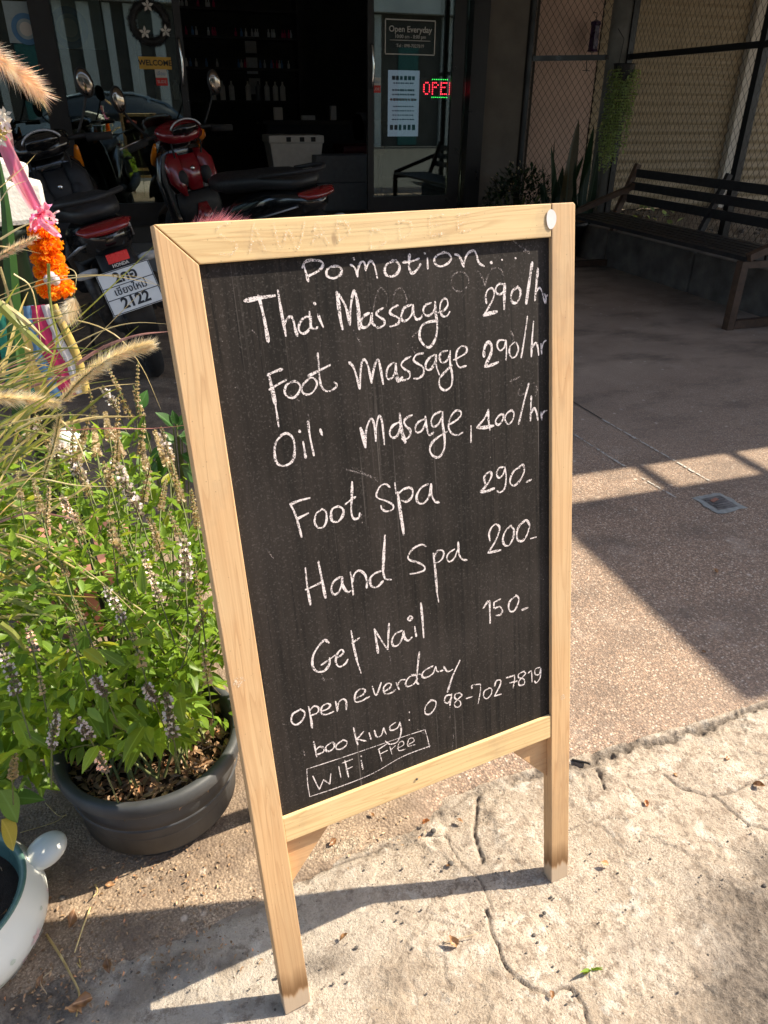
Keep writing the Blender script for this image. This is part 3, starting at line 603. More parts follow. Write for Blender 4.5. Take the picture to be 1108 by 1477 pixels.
# neighbouring building: pink wall, shutters
nb = thing('neighbour_building', 'neighbouring building with a pink wall and tan roller shutters', 'building', (0, 7.4, 0))
e0 = at(871, 0, 7.4).x; e1 = at(845, 221, 7.4).x; ex = (e0+e1)/2
m = MB(); m.box(((3.86+ex)/2, .05, 1.45), (ex-3.86, .1, 2.9)); m.build('wall', M['pink_wall'], nb)
m = MB(); m.box(((3.86+ex)/2+2.4, .3, 1.45), (ex-3.86+5.2, .1, 2.9)); m.build('inner_wall', M['interior'], nb)
me = MB(); n = 12; prof = [(0, -.001)]; 
def slat_mesh(x0, x1):
    m = MB(); pr = []
    for k in range(7): a = PI*k/6; pr.append((-.016*math.sin(a), .006+.078*k/6))
    pr = [(.0, 0.)]+pr+[(0., .09)]; vs = []
    for y, z in pr: vs += [(x0, y, z), (x1, y, z)]
    m.add(vs, [(2*i, 2*i+1, 2*i+3, 2*i+2) for i in range(len(pr)-1)]); return m.mesh('slat', M['shutter'], False)
px0 = at(1075, 100, 7.38).x
s1 = slat_mesh(ex+.01, px0-.06); s2 = slat_mesh(px0+.06, px0+2.6)
for k in range(29):
    for s_ in (s1, s2): link('slat', s_, nb, (0, random.uniform(-.001, .001), .24+k*.09))
m = MB(); m.box((px0, -.03, 1.5), (.10, .10, 2.8), bev=.006); m.build('guide_post', M['cream'], nb)
# purple lantern on the pink wall
lp = at(857, 55, 7.3); ln = thing('lantern', 'small dark purple lantern hanging on the pink wall', 'lantern', lp); m = MB(); m.lathe([(.001,.15),(.05,.13),(.055,.11),(.045,.10),(.05,-.09),(.058,-.11),(.001,-.12)], n=6); M['purple_glass'] = simple('purple_glass', (.045, .02, .07), .3); m.build('body', M['purple_glass'], ln)
m = MB(); m.tube([(0,0,.15),(0,0,.2),(0,.06,.21)], .004, 6); m.build('hook', M['frame_black'], ln)
lb = at(848, 93, 7.2); m = MB(); m.bar((-.05,0,.06), (.03,0,.055), .006, .006); m.bar((-.02,0,.05), (-.005,0,-.05), .006, .006); m.bar((-.05,0,-.05), (.03,0,-.052), .006, .006); o = m.build('wall_hook', M['frame_black'], loc=lb); tag(o, 'small black metal hook on the pink wall under the lantern', 'hook')
# ================================================================== the chalkboard
BW, BH, BWS, BH1, BH2 = .5318, 1.1153, .0398, .3505, .3090
bu = Vector((.99031659, .13882742, 0)); bv = Vector((-.02629922, .18760379, .98189265)); bn = bu.cross(bv)
board = thing('chalkboard_sign', 'wooden A-frame chalkboard with white handwritten massage prices', 'chalkboard', (.04688007, .60504634, 0))
board.rotation_euler = Matrix((bu, -bn, bv)).transposed().to_euler()
BRI = BW-BWS+.0022
T = .022   # thickness of the frame, front faces at local y = 0
def prism_xz(pts, y0, y1, name, mat, parent=board, bev=.0012, label=None, loc=None):
    bm = bmesh.new(); vs = [bm.verts.new((x, y0, z)) for x, z in pts]; f = bm.faces.new(vs); r = bmesh.ops.extrude_face_region(bm, geom=[f])
    bmesh.ops.translate(bm, verts=[g for g in r['geom'] if isinstance(g, bmesh.types.BMVert)], vec=(0, y1-y0, 0)); bmesh.ops.recalc_face_normals(bm, faces=bm.faces)
    if bev: bmesh.ops.bevel(bm, geom=bm.edges[:], offset=bev, segments=2, affect='EDGES', profile=.6)
    me = bpy.data.meshes.new(name); bm.to_mesh(me); bm.free(); me.materials.append(mat); o = link(name, me, parent, loc)
    if label: o['label'] = label
    return o
g = .0004
prism_xz([(0, 0), (BWS+.001, .003), (BWS, BH-.0415), (0, BH)], 0, T, 'stile', M['wood_z'])
prism_xz([(BRI, .002), (BW-.001, .0), (BW, BH-.003), (BW-.003, BH), (BRI+g, BH)], 0, T, 'stile', M['wood_z'])
prism_xz([(.0012, BH), (BWS+g+.0010, BH-.0410), (BRI-g, BH-.0400), (BRI-g, BH)], .0006, T, 'top_rail', M['wood_x'])
prism_xz([(BWS+g, BH2), (BRI-g, BH2), (BRI-g, BH1), (BWS+g, BH1)], .0010, T, 'bottom_rail', M['wood_x'])
m = MB(); m.box((BW/2, .0082, (BH1+BH)/2-.018), (BW-2*BWS+.016, .004, BH-BH1-.02)); pan = m.build('slate', M['board'], board)
prism_xz([(BWS, BH2-.001), (BWS+.075, BH2-.001), (BWS, BH2-.085)], .012, .030, 'gusset', M['wood_g'])
prism_xz([(BRI, BH2-.001), (BRI-.075, BH2-.001), (BRI, BH2-.085)], .012, .030, 'gusset', M['wood_g'])
def ribbon(mb, pts, w, y):
    P = crom([(x/1000, 0, z/1000) for x, z in pts], 5) if len(pts) > 1 else [Vector((pts[0][0]/1000, 0, pts[0][1]/1000))]*2
    n = len(P); vs = []; w0 = w*.00087*random.uniform(.8, 1.12); ph_ = random.random()*6
    for i, p in enumerate(P):
        t = P[min(i+1, n-1)]-P[max(i-1, 0)]
        t = t.normalized() if t.length > 1e-7 else Vector((1,0,0)); s = Vector((-t.z, 0, t.x)); k = w0/2*(.82+.26*random.random())*(1+.22*math.sin(ph_+i*.45))*(.75 if i in (0, n-1) else 1)
        vs += [p+s*k+Vector((0, y, 0)), p-s*k+Vector((0, y, 0))]
    mb.add(vs, [(2*i, 2*i+1, 2*i+3, 2*i+2) for i in range(n-1)])
    for e, sg in ((0, -1), (n-1, 1)):     # rounded ends
        p = P[e]; t = (P[1]-P[0] if e == 0 else P[-1]-P[-2]); t = t.normalized() if t.length > 1e-7 else Vector((1,0,0)); s = Vector((-t.z, 0, t.x)); k = w0*.38
        mb.add([p+Vector((0,y,0))+s*k*math.cos(q)+t*sg*k*math.sin(q) for q in (0, .8, 1.57, 2.34, PI)], [(0,1,2,3,4)])
